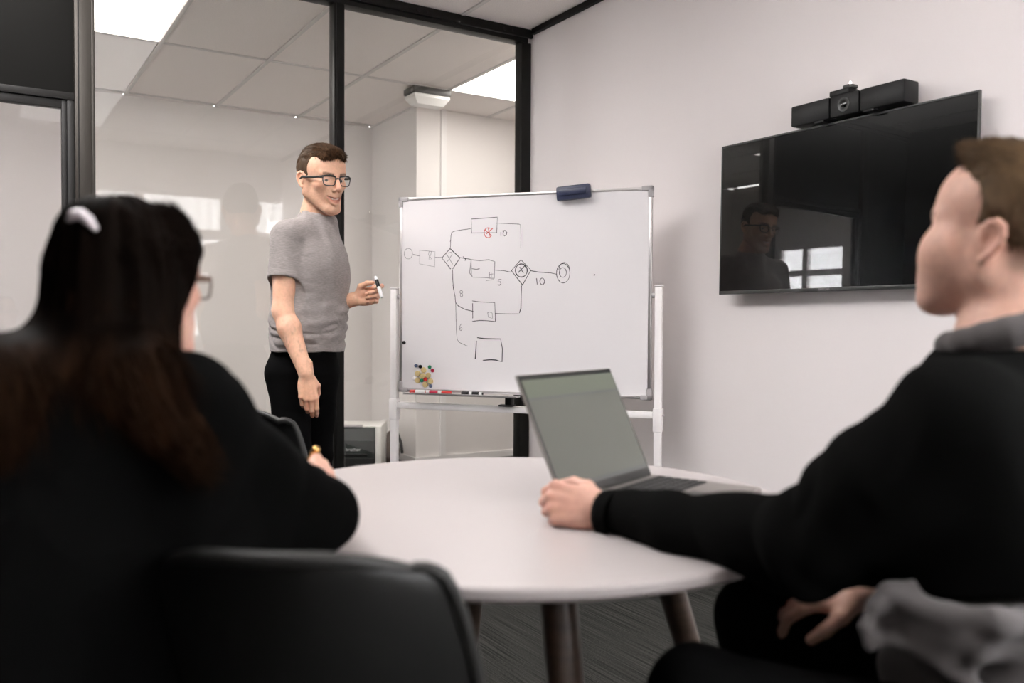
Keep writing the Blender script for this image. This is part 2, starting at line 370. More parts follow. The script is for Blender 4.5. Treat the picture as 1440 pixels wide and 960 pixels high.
ledlab = {(3, 3): 'added unseen fill light panel beside the dim row, nearest the glass wall', (3, 2): 'added unseen fill light panel beside the dim row, over the middle of the room',(4, 4): 'bright recessed ceiling light panel behind the glass at upper left', (8, 4): 'bright recessed ceiling light panel behind the glass near the room corner',
          (1, 4): 'recessed ceiling light panel above the corridor left of the door', (4, 1): 'recessed ceiling light panel over the meeting room, nearest the window', (4, 3): 'recessed ceiling light panel over the meeting room, nearest the glass wall',
          (4, 2): 'recessed ceiling light panel over the meeting room, middle of three in line'}
for (i, j), kd in led_cells.items():
    x, y = px_[i], py_[j]
    t = empty('ceiling_light', (x + .315, y + .655, ZC), label=ledlab[(i, j)], cat='ceiling light', group='recessed ceiling light panels')
    box('light_frame', (-.303, -.643, .001), (.303, .643, .011), 'white', t); box('light_diffuser', (-.295, -.635, -.001), (.295, .635, .001), {'o': 'led', 'i': 'led_in', 'b': 'led_fill'}[kd], t)
rd = empty('ceiling_vent', (1.27, .84, ZC), label='round white ceiling diffuser over the meeting table', cat='vent')
latheo('vent_ring', [(.10, -.004), (.14, -.006), (.155, 0), (.155, .002), (.10, .002)], 'white', rd); latheo('vent_cone', [(0, -.012), (.05, -.012), (.075, -.002), (.0, -.001)], 'white', rd)
# ---- glazed partition
pt = empty('glass_partition', (1.5, YG, 0)); pt['kind'] = 'structure'; pt.name = 'wall_glass'
def pb(nm, lo, hi, m, bev=.002): return rel(box(nm, lo, hi, m, pt, bev), pt)
yg0, yg1 = YG - .035, YG + .035
pb('header_rail', (XL, yg0, 2.632), (XR - .02, yg1, ZC), 'black'); pb('header_cap', (XL, yg0 - .02, 2.655), (XR, yg0, ZC), 'black')
pb('sill_rail', (XL, yg0, 0), (XR, yg1, .06), 'black')
pb('mullion', (1.507, yg0, .06), (1.560, yg1, 2.632), 'black'); pb('mullion_bead', (1.517, yg0 - .006, .06), (1.55, yg0, 2.632), 'black', .001)
pb('mullion', (2.592, yg0, .06), (XR, yg1, 2.632), 'black')
pb('door_post', (.372, yg0 - .01, .0), (.449, yg1, 2.632), 'bronze', .003); pb('door_post_groove', (.384, yg0 - .0125, 0), (.389, yg0 - .01, 2.632), 'black', 0)
pb('door_post_bead', (.436, yg0 - .014, 0), (.449, yg0 - .01, 2.632), 'bronze', .001)
pb('door_jamb', (.345, yg0 + .01, 0), (.372, yg1, 2.0), 'black'); pb('door_post', (-.72, yg0 - .01, 0), (-.643, yg1, 2.632), 'bronze', .003)
pb('transom_panel', (-.643, YG - .012, 2.03), (.372, YG + .012, 2.632), 'panel', 0); pb('transom_rail', (-.643, yg0 + .005, 2.0), (.372, yg1, 2.03), 'black')
pb('glass_pane', (.449, YG - .005, .06), (1.507, YG + .005, 2.632), 'glass', 0); pb('glass_pane', (1.560, YG - .005, .06), (2.592, YG + .005, 2.632), 'glass', 0)
pb('side_panel', (XL, YG - .02, .06), (-.72, YG + .02, 2.632), 'panel', 0)
dr = empty('door_1', (-.643, YG, 0)); dr['kind'] = 'structure'
def db(nm, lo, hi, m, bev=.002): return rel(box(nm, lo, hi, m, dr, bev), dr)
db('door_glass', (-.62, YG - .005, .05), (.33, YG + .005, 1.98), 'dglass', 0)
for lo, hi in (((-.643, YG - .02, .01), (-.60, YG + .02, 2.0)), ((.325, YG - .02, .01), (.345, YG + .02, 2.0)), ((-.60, YG - .02, 1.965), (.325, YG + .02, 2.0)), ((-.60, YG - .02, .01), (.325, YG + .02, .09))): db('door_frame', lo, hi, 'black')
hb = bmesh.new(); tube(hb, [(.29, YG - .02, 1.0), (.29, YG - .07, 1.0), (.16, YG - .07, 1.0)], .009, 10); rel(link('door_handle', fin(hb, True), 'alu', dr), dr)
for kx in (1.95, 2.47):
    bm = bmesh.new(); tube(bm, [(kx, yg0 - .024, 2.675), (kx, yg0 - .02, 2.675)], .010, 12); tube(bm, [(kx + .05, yg0 - .024, 2.675), (kx + .05, yg0 - .02, 2.675)], .006, 12); rel(link('header_screw', fin(bm, True), 'plastic_black', pt), pt)

# ---- outside, seen mirrored in the partition glass
st('ground', (-14, -16, -.35), (18, 20, -.3), 'concrete')
fb = empty('building', (2, -7, -.3), label='white corrugated metal clad building opposite the window', cat='building')
bm = bmesh.new(); n = 0; X0, X1 = -9, 12; step = .18; prof = []
x = X0
while x < X1: prof += [(x, 0), (x + .05, .08), (x + .09, .08), (x + .14, 0)]; x += step
vb = [[bm.verts.new((a - 2, b, z)) for a, b in prof] for z in (0, 4.6)]
for i in range(len(prof) - 1): bm.faces.new((vb[0][i], vb[0][i + 1], vb[1][i + 1], vb[1][i]))
link('cladding', fin(bm), 'cladding', fb)
box('building_core', (-11, -3, 0), (10, -.01, 4.55), 'cladding', fb); box('parapet', (-11, -.2, 4.55), (10, .1, 4.7), 'white', fb)
for wx in (-1.2, 2.4):
    f = box('window', (wx, -.02, 2.2), (wx + .9, .10, 3.1), 'white', fb); box('pane', (wx + .12, .10, 2.3), (wx + .78, .105, 3.0), 'darkgrey', f)
sun = bpy.data.lights.new('sun', 'SUN'); sun.energy = 3.5; sun.angle = R_(4); so = bpy.data.objects.new('sun', sun); COL.objects.link(so); so.rotation_euler = (R_(-42), 0, R_(20))
# ================================================================ TABLE
TC = Vector((0.0, 1.665, 0)); TR = .548; TH = .735
def W0(c): return C2W(c)
YR = -YAW    # rotation of a C-frame object in the world
def Ce(name, c, **k): return empty(name, C2W(Vector(c)), YR, **k)     # Empty whose local axes are the C axes
tbl = Ce('round_table', TC, label='round white meeting table on four dark splayed wooden legs', cat='table')
prof = [(0, TH - .024), (TR - .022, TH - .024), (TR - .006, TH - .021), (TR, TH - .015), (TR, TH - .004), (TR - .0035, TH), (0, TH)]
latheo('tabletop', prof, 'tabletop', tbl, 128, ang=30)
for (ax_, ay_) in ((.08, -.31), (.31, .08), (-.08, .31), (-.31, -.08)):
    d = Vector((ax_, ay_, 0)).normalized()
    tubeo('leg', [d * .29 + UP * (TH - .045), d * .40 + UP * .35, d * .49 + UP * .0], [.030, .026, .016], 'wood', tbl, 20)
    latheo('leg_bracket', [(0, 0), (.045, 0), (.045, .006), (0, .006)], 'plastic_black', tbl, 24, Matrix.Translation(d * .29 + UP * (TH - .030)))
for a in (0, 1):
    dd = Vector((.08, -.31, 0)).normalized(); 
    if a: dd = Vector((.31, .08, 0)).normalized()
    m_ = axes(dd, UP.cross(dd), UP)
    box('crossbar', (-.29, -.02, TH - .066), (.29, .02, TH - .0245), 'wood', tbl, .003, m_)

# ================================================================ CHAIRS
def chair(c, face, label, tops=1.0):
    """c: C point of seat centre on floor, face: C direction the sitter looks"""
    f = Vector((face[0], face[1], 0)).normalized(); r = Vector((f.y, -f.x, 0))
    t = Ce('shell_chair', c, label=label, cat='chair', group='black shell chairs around the round table'); mx = axes(r, f, UP)
    bm = bmesh.new(); NU, NV = 24, 30; g = []
    pr = [(.235, .425), (.22, .445), (.16, .448), (.05, .435), (-.06, .43), (-.14, .45), (-.185, .50), (-.21, .58), (-.225, .68), (-.238, .77), (-.246, .815), (-.250, .835)]
    wd = [.19, .205, .225, .235, .235, .232, .228, .222, .21, .19, .165, .14]
    cu = [.0, .004, .014, .03, .05, .07, .075, .07, .062, .055, .052, .052]   # how far edges rise / wrap
    for j in range(NV + 1):
        s = j / NV * (len(pr) - 1); i = min(int(s), len(pr) - 2); q = s - i
        def cr(a):
            p0, p1, p2, p3 = a[max(i - 1, 0)], a[i], a[i + 1], a[min(i + 2, len(a) - 1)]
            return .5 * (2 * p1 + (p2 - p0) * q + (2 * p0 - 5 * p1 + 4 * p2 - p3) * q * q + (3 * p1 - p0 - 3 * p2 + p3) * q ** 3)
        y, z, wv, cv = cr([a[0] for a in pr]), cr([a[1] for a in pr]), cr(wd), cr(cu)
        back = min(max((s - 4) / 3, 0), 1); row = []
        for k in range(NU + 1):
            u = k / NU * 2 - 1; e = abs(u) ** 2.2
            row.append(bm.verts.new((u * wv, y + e * cv * back * 1.5, z + e * cv * (1 - back) - (abs(u) ** 3) * .02 * max(0, s - 9.5) )))
        g.append(row)
    rimp = [g[j][0].co.copy() for j in range(6, NV)] + [v_.co.copy() for v_ in g[NV]] + [g[j][NU].co.copy() for j in range(NV - 1, 5, -1)]
    fs = [bm.faces.new((g[j][k], g[j][k + 1], g[j + 1][k + 1], g[j + 1][k])) for j in range(NV) for k in range(NU)]
    bmesh.ops.recalc_face_normals(bm, faces=bm.faces); bmesh.ops.solidify(bm, geom=bm.faces[:], thickness=.007)
    bmesh.ops.transform(bm, matrix=mx, verts=bm.verts); link('seat_shell', fin(bm, True, 60), 'shell', t)
    ed_ = [Vector(p) for p in rimp]; bm = bmesh.new(); tube(bm, [mx @ p for p in ed_], .0085, 10); link('shell_rim', fin(bm, True, 60), 'rimp', t)  # bead along the lip, coloured lighter as its highlight
    for sx in (-1, 1):
        for sy in (-1, 1):
            tubeo('leg', [mx @ Vector((sx * .11, sy * .10, .425)), mx @ Vector((sx * .21, sy * .20 - .01, 0))], [.015, .010], 'wood', t, 12)
    bm = bmesh.new()
    for sx in (-1, 1): tube(bm, [mx @ Vector((sx * .145, .135, .32)), mx @ Vector((-sx * .145, -.145, .32))], .005, 8)
    link('brace', fin(bm, True), 'plastic_black', t)
    return t
chair((-.235, 1.14, 0), (.10, 1), 'empty black plastic shell chair in the foreground, turned away from the camera')
chair((-.70, 2.16, 0), (.45, -1), 'empty dark shell chair across the table, in front of the standing man')
chair((-.74, .86, 0), (.28, 1), 'black shell chair under the woman writing at the left')
chair((.74, 1.15, 0), (-.87, .5), 'black shell chair under the seated man at the right')

# ================================================================ LAPTOP
hN = Vector((.097, 1.589, 0)); hF = Vector((.309, 1.875, 0)); hd = (hF - hN).normalized(); kd = Vector((hd.y, -hd.x, 0)); LW = .355
lap = Ce('laptop', (hN.x, hN.y, TH + .0005), label='open grey laptop on the table held by the seated man', cat='laptop')
mx = axes(hd, kd, UP)    # det: x along hinge, y towards user -> left handed if negative
if mx.to_3x3().determinant() < 0: pass
def lb(nm, lo, hi, m, bev=.001, par=lap, M_=None):
    return box(nm, lo, hi, m, par, bev, (M_ if M_ is not None else mx))
base = lb('base', (0, 0, .003), (LW, .245, .017), 'lapbody', .003)
lb('keyboard_deck', (.012, .022, .0168), (LW - .012, .135, .0172), 'bezel', 0, base)
lb('touchpad', (.12, .150, .0168), (.235, .235, .0174), 'bezel', 0, base); lb('palm_sticker', (.02, .185, .0168), (.045, .205, .0173), 'print', 0, base)
kbm = bmesh.new(); bbox(kbm, (-.0082, -.0075, 0), (.0082, .0075, .0022), .0012, seg=1); bmesh.ops.transform(kbm, matrix=mx.to_3x3().to_4x4(), verts=kbm.verts); km = fin(kbm); km.materials.append(MAT['key'])
for r in range(6):
    for c in range(17):
        o = bpy.data.objects.new('key', km); COL.objects.link(o); o.parent = base; o.location = mx @ Vector((.023 + c * .0193, .031 + r * .0188, .0171))
th = R_(25); su = (-kd * math.sin(th) + UP * math.cos(th)); sn = (kd * math.cos(th) + UP * math.sin(th))
ms = axes(hd, su, sn, UP * .014 - kd * .002)
lid = lb('display_lid', (0, 0, -.006), (LW, .255, 0), 'lapbody', .002, lap, ms)
lb('bezel', (.002, .002, 0), (LW - .002, .253, .0008), 'bezel', 0, lid, ms)
# display picture: a dim grey page under a darker toolbar
def flat(name, u0, v0, u1, v1, h, m, par, M_): return box(name, (u0, v0, h - .0003), (u1, v1, h), m, par, 0, M_)
MAT['lcd'] = mat('laptop_display', (.098, .099, .086), .35, spec=.3, emit=(.5, .54, .46), estr=.04)
MAT['lcd_bar'] = mat('laptop_display_toolbar', (.085, .096, .075), .35, spec=.4, emit=(.5, .54, .4), estr=.05)
MAT['lcd_line'] = mat('laptop_display_ruler', (.07, .075, .07), .35, emit=(.4, .4, .4), estr=.04)
flat('display', .007, .020, LW - .006, .243, .0012, 'lcd', lid, ms); flat('toolbar', .007, .206, LW - .006, .243, .0014, 'lcd_bar', lid, ms)
flat('ruler', .007, .200, LW - .006, .2055, .0014, 'lcd_line', lid, ms); flat('taskbar', .007, .020, LW - .006, .029, .0014, 'lcd_line', lid, ms)
tubeo('hinge', [mx @ Vector((.03, -.003, .012)), mx @ Vector((LW - .03, -.003, .012))], .006, 'bezel', lap)

# ================================================================ WHITEBOARD
BL = Vector((-.528, 4.04, 0)); BR = Vector((.590, 3.655, 0)); bu = (BR - BL).normalized(); BW = (BR - BL).length; bn = Vector((bu.y, -bu.x, 0))
Z0, Z1 = .757, 1.658
mb = axes(bu, -bn, UP)   # local x along board, y into wall direction, z up ; right handed
wbd = Ce('whiteboard', BL, label='large mobile whiteboard with a hand drawn flow chart on a white stand', cat='whiteboard')
def bb(nm, lo, hi, m, bev=.001, par=wbd): return box(nm, lo, hi, m, par, bev, mb)
bs = bb('board_surface', (.006, 0, Z0 + .006), (BW - .006, .014, Z1 - .006), 'board', 0)
for lo, hi in (((0, -.004, Z0), (.014, .020, Z1)), ((BW - .014, -.004, Z0), (BW, .020, Z1)), ((.014, -.004, Z1 - .014), (BW - .014, .020, Z1)), ((.014, -.004, Z0), (BW - .014, .020, Z0 + .014))): bb('frame_rail', lo, hi, 'alu', .003)
for x in (0, BW):
    for z in (Z0, Z1):
        bm = bmesh.new(); sx = 1 if x == 0 else -1; sz = 1 if z == Z0 else -1
        def seg(x0, z0, x1, z1): bbox(bm, (min(x + sx * x0, x + sx * x1), -.007, min(z + sz * z0, z + sz * z1)), (max(x + sx * x0, x + sx * x1), .023, max(z + sz * z0, z + sz * z1)), .004)
        seg(-.004, -.004, .045, .017); seg(-.004, -.004, .017, .045); bmesh.ops.transform(bm, matrix=mb, verts=bm.verts); link('corner_cap', fin(bm, True), 'cap', wbd)
bb('tray', (.05, -.060, Z0 - .010), (.60, -.003, Z0 - .006), 'alu'); bb('tray_lip', (.05, -.063, Z0 - .010), (.60, -.060, Z0 + .000), 'alu')
for x in (-.030, BW + .030):
    bb('post', (x - .0165, -.006, .10), (x + .0165, .028, 1.235), 'white', .006); bb('post_cap', (x - .018, -.008, 1.235), (x + .018, .030, 1.243), 'white', .003)
    tubeo('pivot_knob', [mb @ Vector((x + (.0165 if x < 0 else -.0165), .010, 1.20)), mb @ Vector((x + (.032 if x < 0 else -.032), .010, 1.20))], .012, 'cap', wbd)
    bb('foot', (x - .02, -.30, .065), (x + .02, .30, .10), 'white', .006); bb('post_sleeve', (x - .020, -.010, .62), (x + .020, .032, .72), 'white', .004)
    tubeo('bolt', [mb @ Vector((x + .0165, .010, .69)), mb @ Vector((x + .026, .010, .69))], .006, 'alu', wbd)
    for y in (-.27, .27):
        ca = empty('castor', (0, 0, 0)); ca.parent = wbd; ca.location = mb @ Vector((x, y, 0))
        bm = bmesh.new()
        for q in (-.016, .004): tube(bm, [mb.to_3x3() @ Vector((q, 0, .028)), mb.to_3x3() @ Vector((q + .012, 0, .028))], .028, 20)
        link('wheel', fin(bm, True), 'plastic_black', ca); box('fork', (-.014, -.012, .030), (.014, .014, .066), 'plastic_black', ca, .004, mb.to_3x3().to_4x4())
bb('crossbar', (-.014, -.004, .675), (BW + .014, .026, .705), 'white', .004)
bb('latch', (.505, -.03, .705), (.57, .02, .712), 'plastic_black'); bb('latch', (.535, -.028, .712), (.565, .02, .75), 'plastic_black', .004)

def bpix(px, py):
    """pixel -> board coordinates (u along the board, z)"""
    v = RC * ((px - 720) / FPX) + UC * (-(py - 480) / FPX) + FW
    d = Vector((v.dot(RH), v.dot(FH), v.z)); t = BL.dot(bn) / d.dot(bn); h = d * t
    return ((h - BL).dot(bu), h.z + CAMH)
def stroke(name, lines, m='ink', wd=1.0, close=False):
    bm = bmesh.new(); hw = wd * .0016
    for ln in lines:
        p = [Vector((*bpix(*q), 0)) for q in ln]; L = []; Rr = []
        for i, a in enumerate(p):
            t = (p[min(i + 1, len(p) - 1)] - p[max(i - 1, 0)]); t = t.normalized() if t.length > 0 else Vector((1, 0, 0)); nn = Vector((-t.y, t.x, 0)) * hw * (.75 + .5 * rng.random())
            for lst, s in ((L, 1), (Rr, -1)): q = a + nn * s; lst.append([bm.verts.new((q.x, -y, q.y)) for y in (.0004, -.0002)])
        for i in range(len(p) - 1): bm.faces.new((L[i][0], L[i + 1][0], Rr[i + 1][0], Rr[i][0])); bm.faces.new((L[i][0], L[i][1], L[i + 1][1], L[i + 1][0])); bm.faces.new((Rr[i][0], Rr[i + 1][0], Rr[i + 1][1], Rr[i][1]))
    bmesh.ops.transform(bm, matrix=mb, verts=bm.verts); return link(name, fin(bm), m, bs)
def arc(cx, cy, rx, ry, a0=0, a1=360, n=20): return [(cx + rx * math.cos(R_(a0 + (a1 - a0) * i / n)), cy + ry * math.sin(R_(a0 + (a1 - a0) * i / n))) for i in range(n + 1)]
q = lambda s: [(550 + a / 4.8, 300 + b / 4.8) for a, b in s]
stroke('drawn_circle', [arc(574.3, 356.5, 5.8, 7.5, 20, 390)], 'inkf', .8)
stroke('drawn_line', [q([(148, 277), (192, 286)]), q([(296, 296), (342, 297)])], 'inkf')
stroke('drawn_box', [q([(195, 248), (297, 258), (294, 360), (192, 340), (194, 248)]), q([(255, 255), (272, 258), (266, 285), (252, 282), (256, 256)]), q([(258, 285), (275, 310), (255, 308), (258, 290)])], 'inkf', .8)
stroke('drawn_diamond', [q([(398, 237), (465, 300), (436, 342)]), q([(398, 237), (343, 300), (375, 340), (402, 375)]), q([(438, 340), (415, 375)])], 'ink', 1.1)
stroke('drawn_mark', [q([(372, 270), (416, 343)]), q([(385, 268), (405, 262), (412, 275), (400, 295), (385, 318), (376, 325)])], 'inkf')
stroke('drawn_line', [q([(400, 234), (402, 180), (404, 150), (410, 128), (425, 120), (470, 112), (537, 103)]), q([(397, 190), (405, 180)])], 'ink', .7)
stroke('drawn_box', [q([(542, 38), (717, 25), (713, 130), (650, 130), (543, 132)]), q([(541, 45), (543, 135)])], 'ink', .8)
stroke('drawn_line', [q([(710, 65), (780, 68), (862, 72), (874, 76), (876, 150), (875, 232)])], 'ink', .8)
stroke('drawn_red_mark', [arc(550 + 655 / 4.8, 300 + 130 / 4.8, 5.6, 7.0, 60, 300), q([(632, 110), (680, 150)]), q([(686, 100), (640, 140)]), q([(655, 100), (670, 160)])], 'inkr', 1.1)
stroke('handwritten_number', [q([(741, 125), (741, 152)]), q([(752, 118), (770, 115), (781, 128), (778, 145), (765, 152), (755, 140), (760, 118)])], 'ink', 1)
stroke('drawn_line', [q([(465, 298), (490, 302), (540, 310)]), q([(485, 290), (505, 312), (498, 318)])], 'ink', .9)
stroke('drawn_box', [q([(540, 312), (600, 318), (660, 312), (700, 325), (696, 440)]), q([(540, 315), (542, 410), (550, 430), (620, 432), (692, 438)]), q([(540, 318), (530, 400), (545, 425)]), q([(545, 372), (575, 378), (598, 372)])], 'inkf', 1.2)
stroke('drawn_mark', [q([(664, 395), (664, 438), (690, 438)]), q([(664, 412), (690, 408)]), q([(676, 400), (676, 432)]), q([(640, 452), (695, 446)])], 'inkf', .9)
stroke('handwritten_number', [q([(724, 448), (722, 462), (738, 462), (742, 475), (732, 484), (720, 480)]), q([(724, 448), (745, 446)])], 'ink', 1.1)
stroke('drawn_line', [q([(702, 382), (760, 386), (810, 397)])], 'ink', .9)
stroke('drawn_diamond', [q([(876, 312), (812, 386), (885, 480)]), q([(876, 312), (944, 382), (885, 486)])], 'ink', 1.0)
stroke('drawn_circle', [arc(733.1, 380.2, 8.4, 9.2, 0, 370), q([(857, 400), (905, 350)]), q([(868, 362), (893, 402)]), q([(893, 340), (912, 368)])], 'ink', 1.3)
stroke('drawn_line', [q([(880, 486), (878, 560), (876, 640), (866, 672)])], 'ink', 1.2)
stroke('drawn_line', [q([(866, 678), (800, 678), (704, 676)])], 'ink', .8)
stroke('drawn_line', [q([(415, 378), (416, 440), (420, 500), (430, 552)]), q([(416, 485), (424, 500), (418, 510)])], 'ink', .8)
stroke('drawn_line', [q([(431, 552), (435, 600), (455, 625), (500, 648), (555, 661)])], 'ink', 1.1)
stroke('drawn_line', [q([(436, 600), (438, 700), (441, 800), (446, 850), (460, 870), (490, 884), (515, 895)])], 'ink', .6)
stroke('drawn_box', [q([(548, 590), (600, 597), (700, 602), (704, 728)]), q([(550, 605), (551, 708)]), q([(548, 728), (600, 722), (650, 724), (704, 730)])], 'ink', .9)
stroke('drawn_mark', [q([(652, 668), (656, 700), (685, 708), (682, 672), (664, 665), (650, 672)])], 'inkf', .8)
stroke('handwritten_number', [arc(550 + 473 / 4.8, 300 + 530 / 4.8, 1.9, 2.0), arc(550 + 475 / 4.8, 300 + 551 / 4.8, 1.6, 2.3)], 'inkf', 1)
stroke('handwritten_number', [q([(473, 745), (462, 765), (460, 785), (472, 790), (480, 780), (474, 768), (462, 778)])], 'inkf', 1)
stroke('drawn_box', [[(671, 474.5), (680, 476), (704, 476.5), (706.5, 490), (706, 508.5), (697, 506), (690, 505.5), (679, 506.5)], [(670, 479), (668.5, 504.5)]], 'ink', 1.5)
stroke('drawn_line', [[(746.5, 380.5), (758, 382.5), (774, 383.5), (783, 385.5)]], 'ink', 1.0)
stroke('handwritten_number', [[(754.5, 391), (755.5, 400)], arc(762.5, 395.5, 3.2, 4.6)], 'ink', 1.0)
stroke('drawn_circle', [arc(792, 384, 9.4, 13.6, -60, 330, 26), arc(791.5, 383, 5.0, 6.8, -30, 340), arc(793.5, 379.5, 7.5, 10.5, 180, 350, 14)], 'ink', .9)
stroke('drawn_mark', [[(835, 387), (837, 386)]], 'ink', 2)

def onboard(px, py, out=0.0): u, z = bpix(px, py); return C2W(BL + bu * u + bn * out) + UP * z
rb = Matrix.Rotation(YR + math.atan2(bu.y, bu.x), 3, 'Z').to_euler().z
NUMW = [('yellow', 596.1, 520.0, 1, 'top one of the big cream magnets in the cluster'), ('yellow', 587.5, 525, 1, 'upper left big cream magnet of the cluster, directly above another'), ('yellow', 595.6, 528.3, 1, 'big cream magnet in the middle of the cluster'),
        ('yellow', 602.5, 527.8, 1, 'upper right big cream magnet of the cluster'), ('yellow', 587.8, 534.6, 1, 'lower left big cream magnet of the cluster'), ('yellow', 605.6, 535.8, 1, 'lower right big cream magnet, just above the small blue one'), ('yellow', 598.3, 540.5, 1, 'bottom big cream magnet of the cluster'),
        ('blue', 585.3, 513.9, 0, 'small slate blue magnet at the top left of the cluster'), ('plastic_black', 591.4, 515.2, 0, 'small black magnet between the blue and cream ones at the top of the cluster'), ('green', 604.4, 515.8, 0, 'small green magnet at the upper right of the cluster'),
        ('crimson', 608.6, 520.8, 0, 'small crimson magnet at the right of the cluster'), ('green', 594.2, 534.6, 0, 'small green magnet in the middle of the cream ones'), ('red', 599.4, 533.0, 0, 'small red magnet in the middle of the cream ones'),
        ('blue', 605.8, 542.6, 0, 'small slate blue magnet at the bottom right of the cluster'), ('white', 582.5, 532.0, 0, 'small white magnet peeking out left of the cluster'), ('plastic_black', 568.3, 481.6, 0, 'small black magnet alone by the left edge of the whiteboard')]
for m, px, py, big, lab in NUMW:
    r = .0135 if big else .0085
    bm = bmesh.new(); lathe(bm, [(0, 0), (r, 0), (r, .004), (r * .86, .0075 if big else .006), (0, .0085 if big else .007)], 24, axes(bu, UP, bn)) 
    o = link('magnet', fin(bm, True), m); o.location = onboard(px, py, .0003 + (.0075 if lab.startswith(('small green magnet in the mid', 'small red', 'big cream magnet in the mid')) else 0)); o.rotation_euler = (0, 0, YR)
    setp(o, lab, 'magnet', 'round magnets on the whiteboard')
def marker(pa, pb_, capm, labm, label, rad=.008, grp='marker pens on the whiteboard tray', L=None, body='white_plastic'):
    a, b = Vector(pa), Vector(pb_); t = Ce('marker_pen', a, label=label, cat='marker', group=grp); v = b - a; d = v.normalized(); l = v.length
    tubeo('barrel', [d * .0, d * l * .62], rad, body, t, 16); tubeo('cap', [d * l * .62, d * l * .635, d * l * .97, d * l], [rad * .8, rad * 1.08, rad * 1.0, rad * .7], capm, t, 16)
    tubeo('label_band', [d * l * .14, d * l * .48], rad * 1.04, labm, t, 16); tubeo('end_plug', [-d * .004, d * .004], [rad * .7, rad * .9], capm, t, 16); return t
ty = -.035
def tr_(px): u, z = bpix(px, 551); return u * (BL + bu * u - bn * ty).length / (BL + bu * u).length
def tp(u, o=0): v = BL + bu * u - bn * (ty + o); v.z = Z0 - .006 + .0087; return v
marker(tp(.072 + .078), tp(.072), 'red', 'white_plastic', 'white marker with a red cap on the tray, farthest left')
marker(tp(.155), tp(.155 + .125), 'red', 'crimson', 'red labelled marker on the tray next to the red capped one')
marker(tp(.430), tp(.330), 'plastic_black', 'plastic_black', 'black labelled marker with a black cap lying on the tray')
# eraser standing on the top rail
e0 = bpix(809, 272); er = Ce('board_eraser', BL + bu * e0[0] + bn * .022 + UP * (e0[1]), label='dark navy magnetic eraser stuck on the top edge of the whiteboard', cat='eraser'); er.rotation_euler = (0, 0, YR)
me_ = Matrix.Rotation(R_(0), 4, 'Y'); mrot = mb.to_3x3().to_4x4() @ Matrix.Rotation(R_(-4), 4, 'Y')
box('eraser_body', (-.076, -.020, -.030), (.076, .012, .032), 'navy', er, .009, mrot); box('eraser_ridge', (-.062, -.026, -.012), (.062, -.018, .020), 'navy', er, .005, mrot); box('eraser_felt', (-.072, .012, -.026), (.072, .0175, .028), 'darkgrey', er, .002, mrot)

# ================================================================ TELEVISION
tv = empty('television', (XR - .004, 2.0, 1.62), label='large flat black television mounted on the white right wall', cat='television')
ty0, ty1, tz0, tz1, tx = -.515, .515, -.4145 + .0, .179, -.062
# heights from the photograph: top 1.79.. bottom 1.20
TZ1 = 1.795 - 1.62; TZ0 = 1.197 - 1.62
box('cabinet', (-.055, -.50, TZ0 + .01), (-.02, .50, TZ1 - .01), 'tvframe', tv, .006); box('wall_bracket', (-.02, -.2, -.2), (0, .2, .1), 'plastic_black', tv)
for lo, hi in (((-.064, -.522, TZ0), (-.052, -.516, TZ1)), ((-.064, .516, TZ0), (-.052, .522, TZ1)), ((-.064, -.516, TZ1 - .008), (-.052, .516, TZ1)), ((-.064, -.516, TZ0), (-.052, .516, TZ0 + .014))): box('frame_edge', lo, hi, 'tvframe', tv, .0015)
box('screen', (-.062, -.516, TZ0 + .014), (-.055, .516, TZ1 - .008), 'screen', tv)
def text(body, size, m, parent, mw, ext=.0003, name='lettering'):
    c = bpy.data.curves.new('t', 'FONT'); c.body = body; c.size = size; c.extrude = ext; c.align_x = 'CENTER'; c.align_y = 'CENTER'
    tmp = bpy.data.objects.new('t', c); COL.objects.link(tmp); dg = bpy.context.evaluated_depsgraph_get(); me = bpy.data.meshes.new_from_object(tmp.evaluated_get(dg)); bpy.data.objects.remove(tmp)
    me.transform(mw); return link(name, me, m, parent)
text('SAMSUNG', .010, 'cap', tv, axes((0, -1, 0), (0, 0, 1), (-1, 0, 0), (-.0645, .02, TZ0 + .007)))
tv.rotation_euler = (0, R_(.7), R_(1.1))
# conference bar on the television
cb = empty('conference_camera', (XR - .05, 1.93, 1.62 + TZ1 + .008), label='black video conference camera bar sitting on top of the television', cat='camera')
for y0, y1, n in ((-.228, -.062, 'speaker_segment'), (-.058, .058, 'camera_segment'), (.062, .228, 'speaker_segment')): box(n, (-.045, y0, 0), (.035, y1, .075), 'plastic_black', cb, .006)
latheo('lens_ring', [(0, 0), (.024, 0), (.024, .003), (.017, .003), (.013, .001), (0, .001)], 'bezel', cb, 32, axes((0, 1, 0), (0, 0, 1), (-1, 0, 0), (-.045, .0, .037)).copy())
latheo('lens', [(0, .004), (.009, .0015), (.012, .001), (.012, 0), (0, 0)], 'screen', cb, 24, axes((0, 1, 0), (0, 0, 1), (-1, 0, 0), (-.046, .0, .037)))
for y in (-.10, .10): box('mount_clip', (-.05, y - .02, -.008), (-.02, y + .02, .0), 'plastic_black', cb, .002)
pm = empty('sensor_puck', (XR - .055, 1.955, 1.62 + TZ1 + .083), label='small black sensor block with a tiny lit light on the conference camera', cat='sensor')
box('puck_base', (-.03, -.035, 0), (.03, .045, .022), 'plastic_black', pm, .005); box('puck_head', (-.02, -.038, .022), (.02, -.002, .036), 'darkgrey', pm, .005); latheo('indicator_light', [(0, .036), (.004, .036), (.003, .046), (0, .048)], 'lamp', pm, 12, Matrix.Translation((0, -.02, 0)))

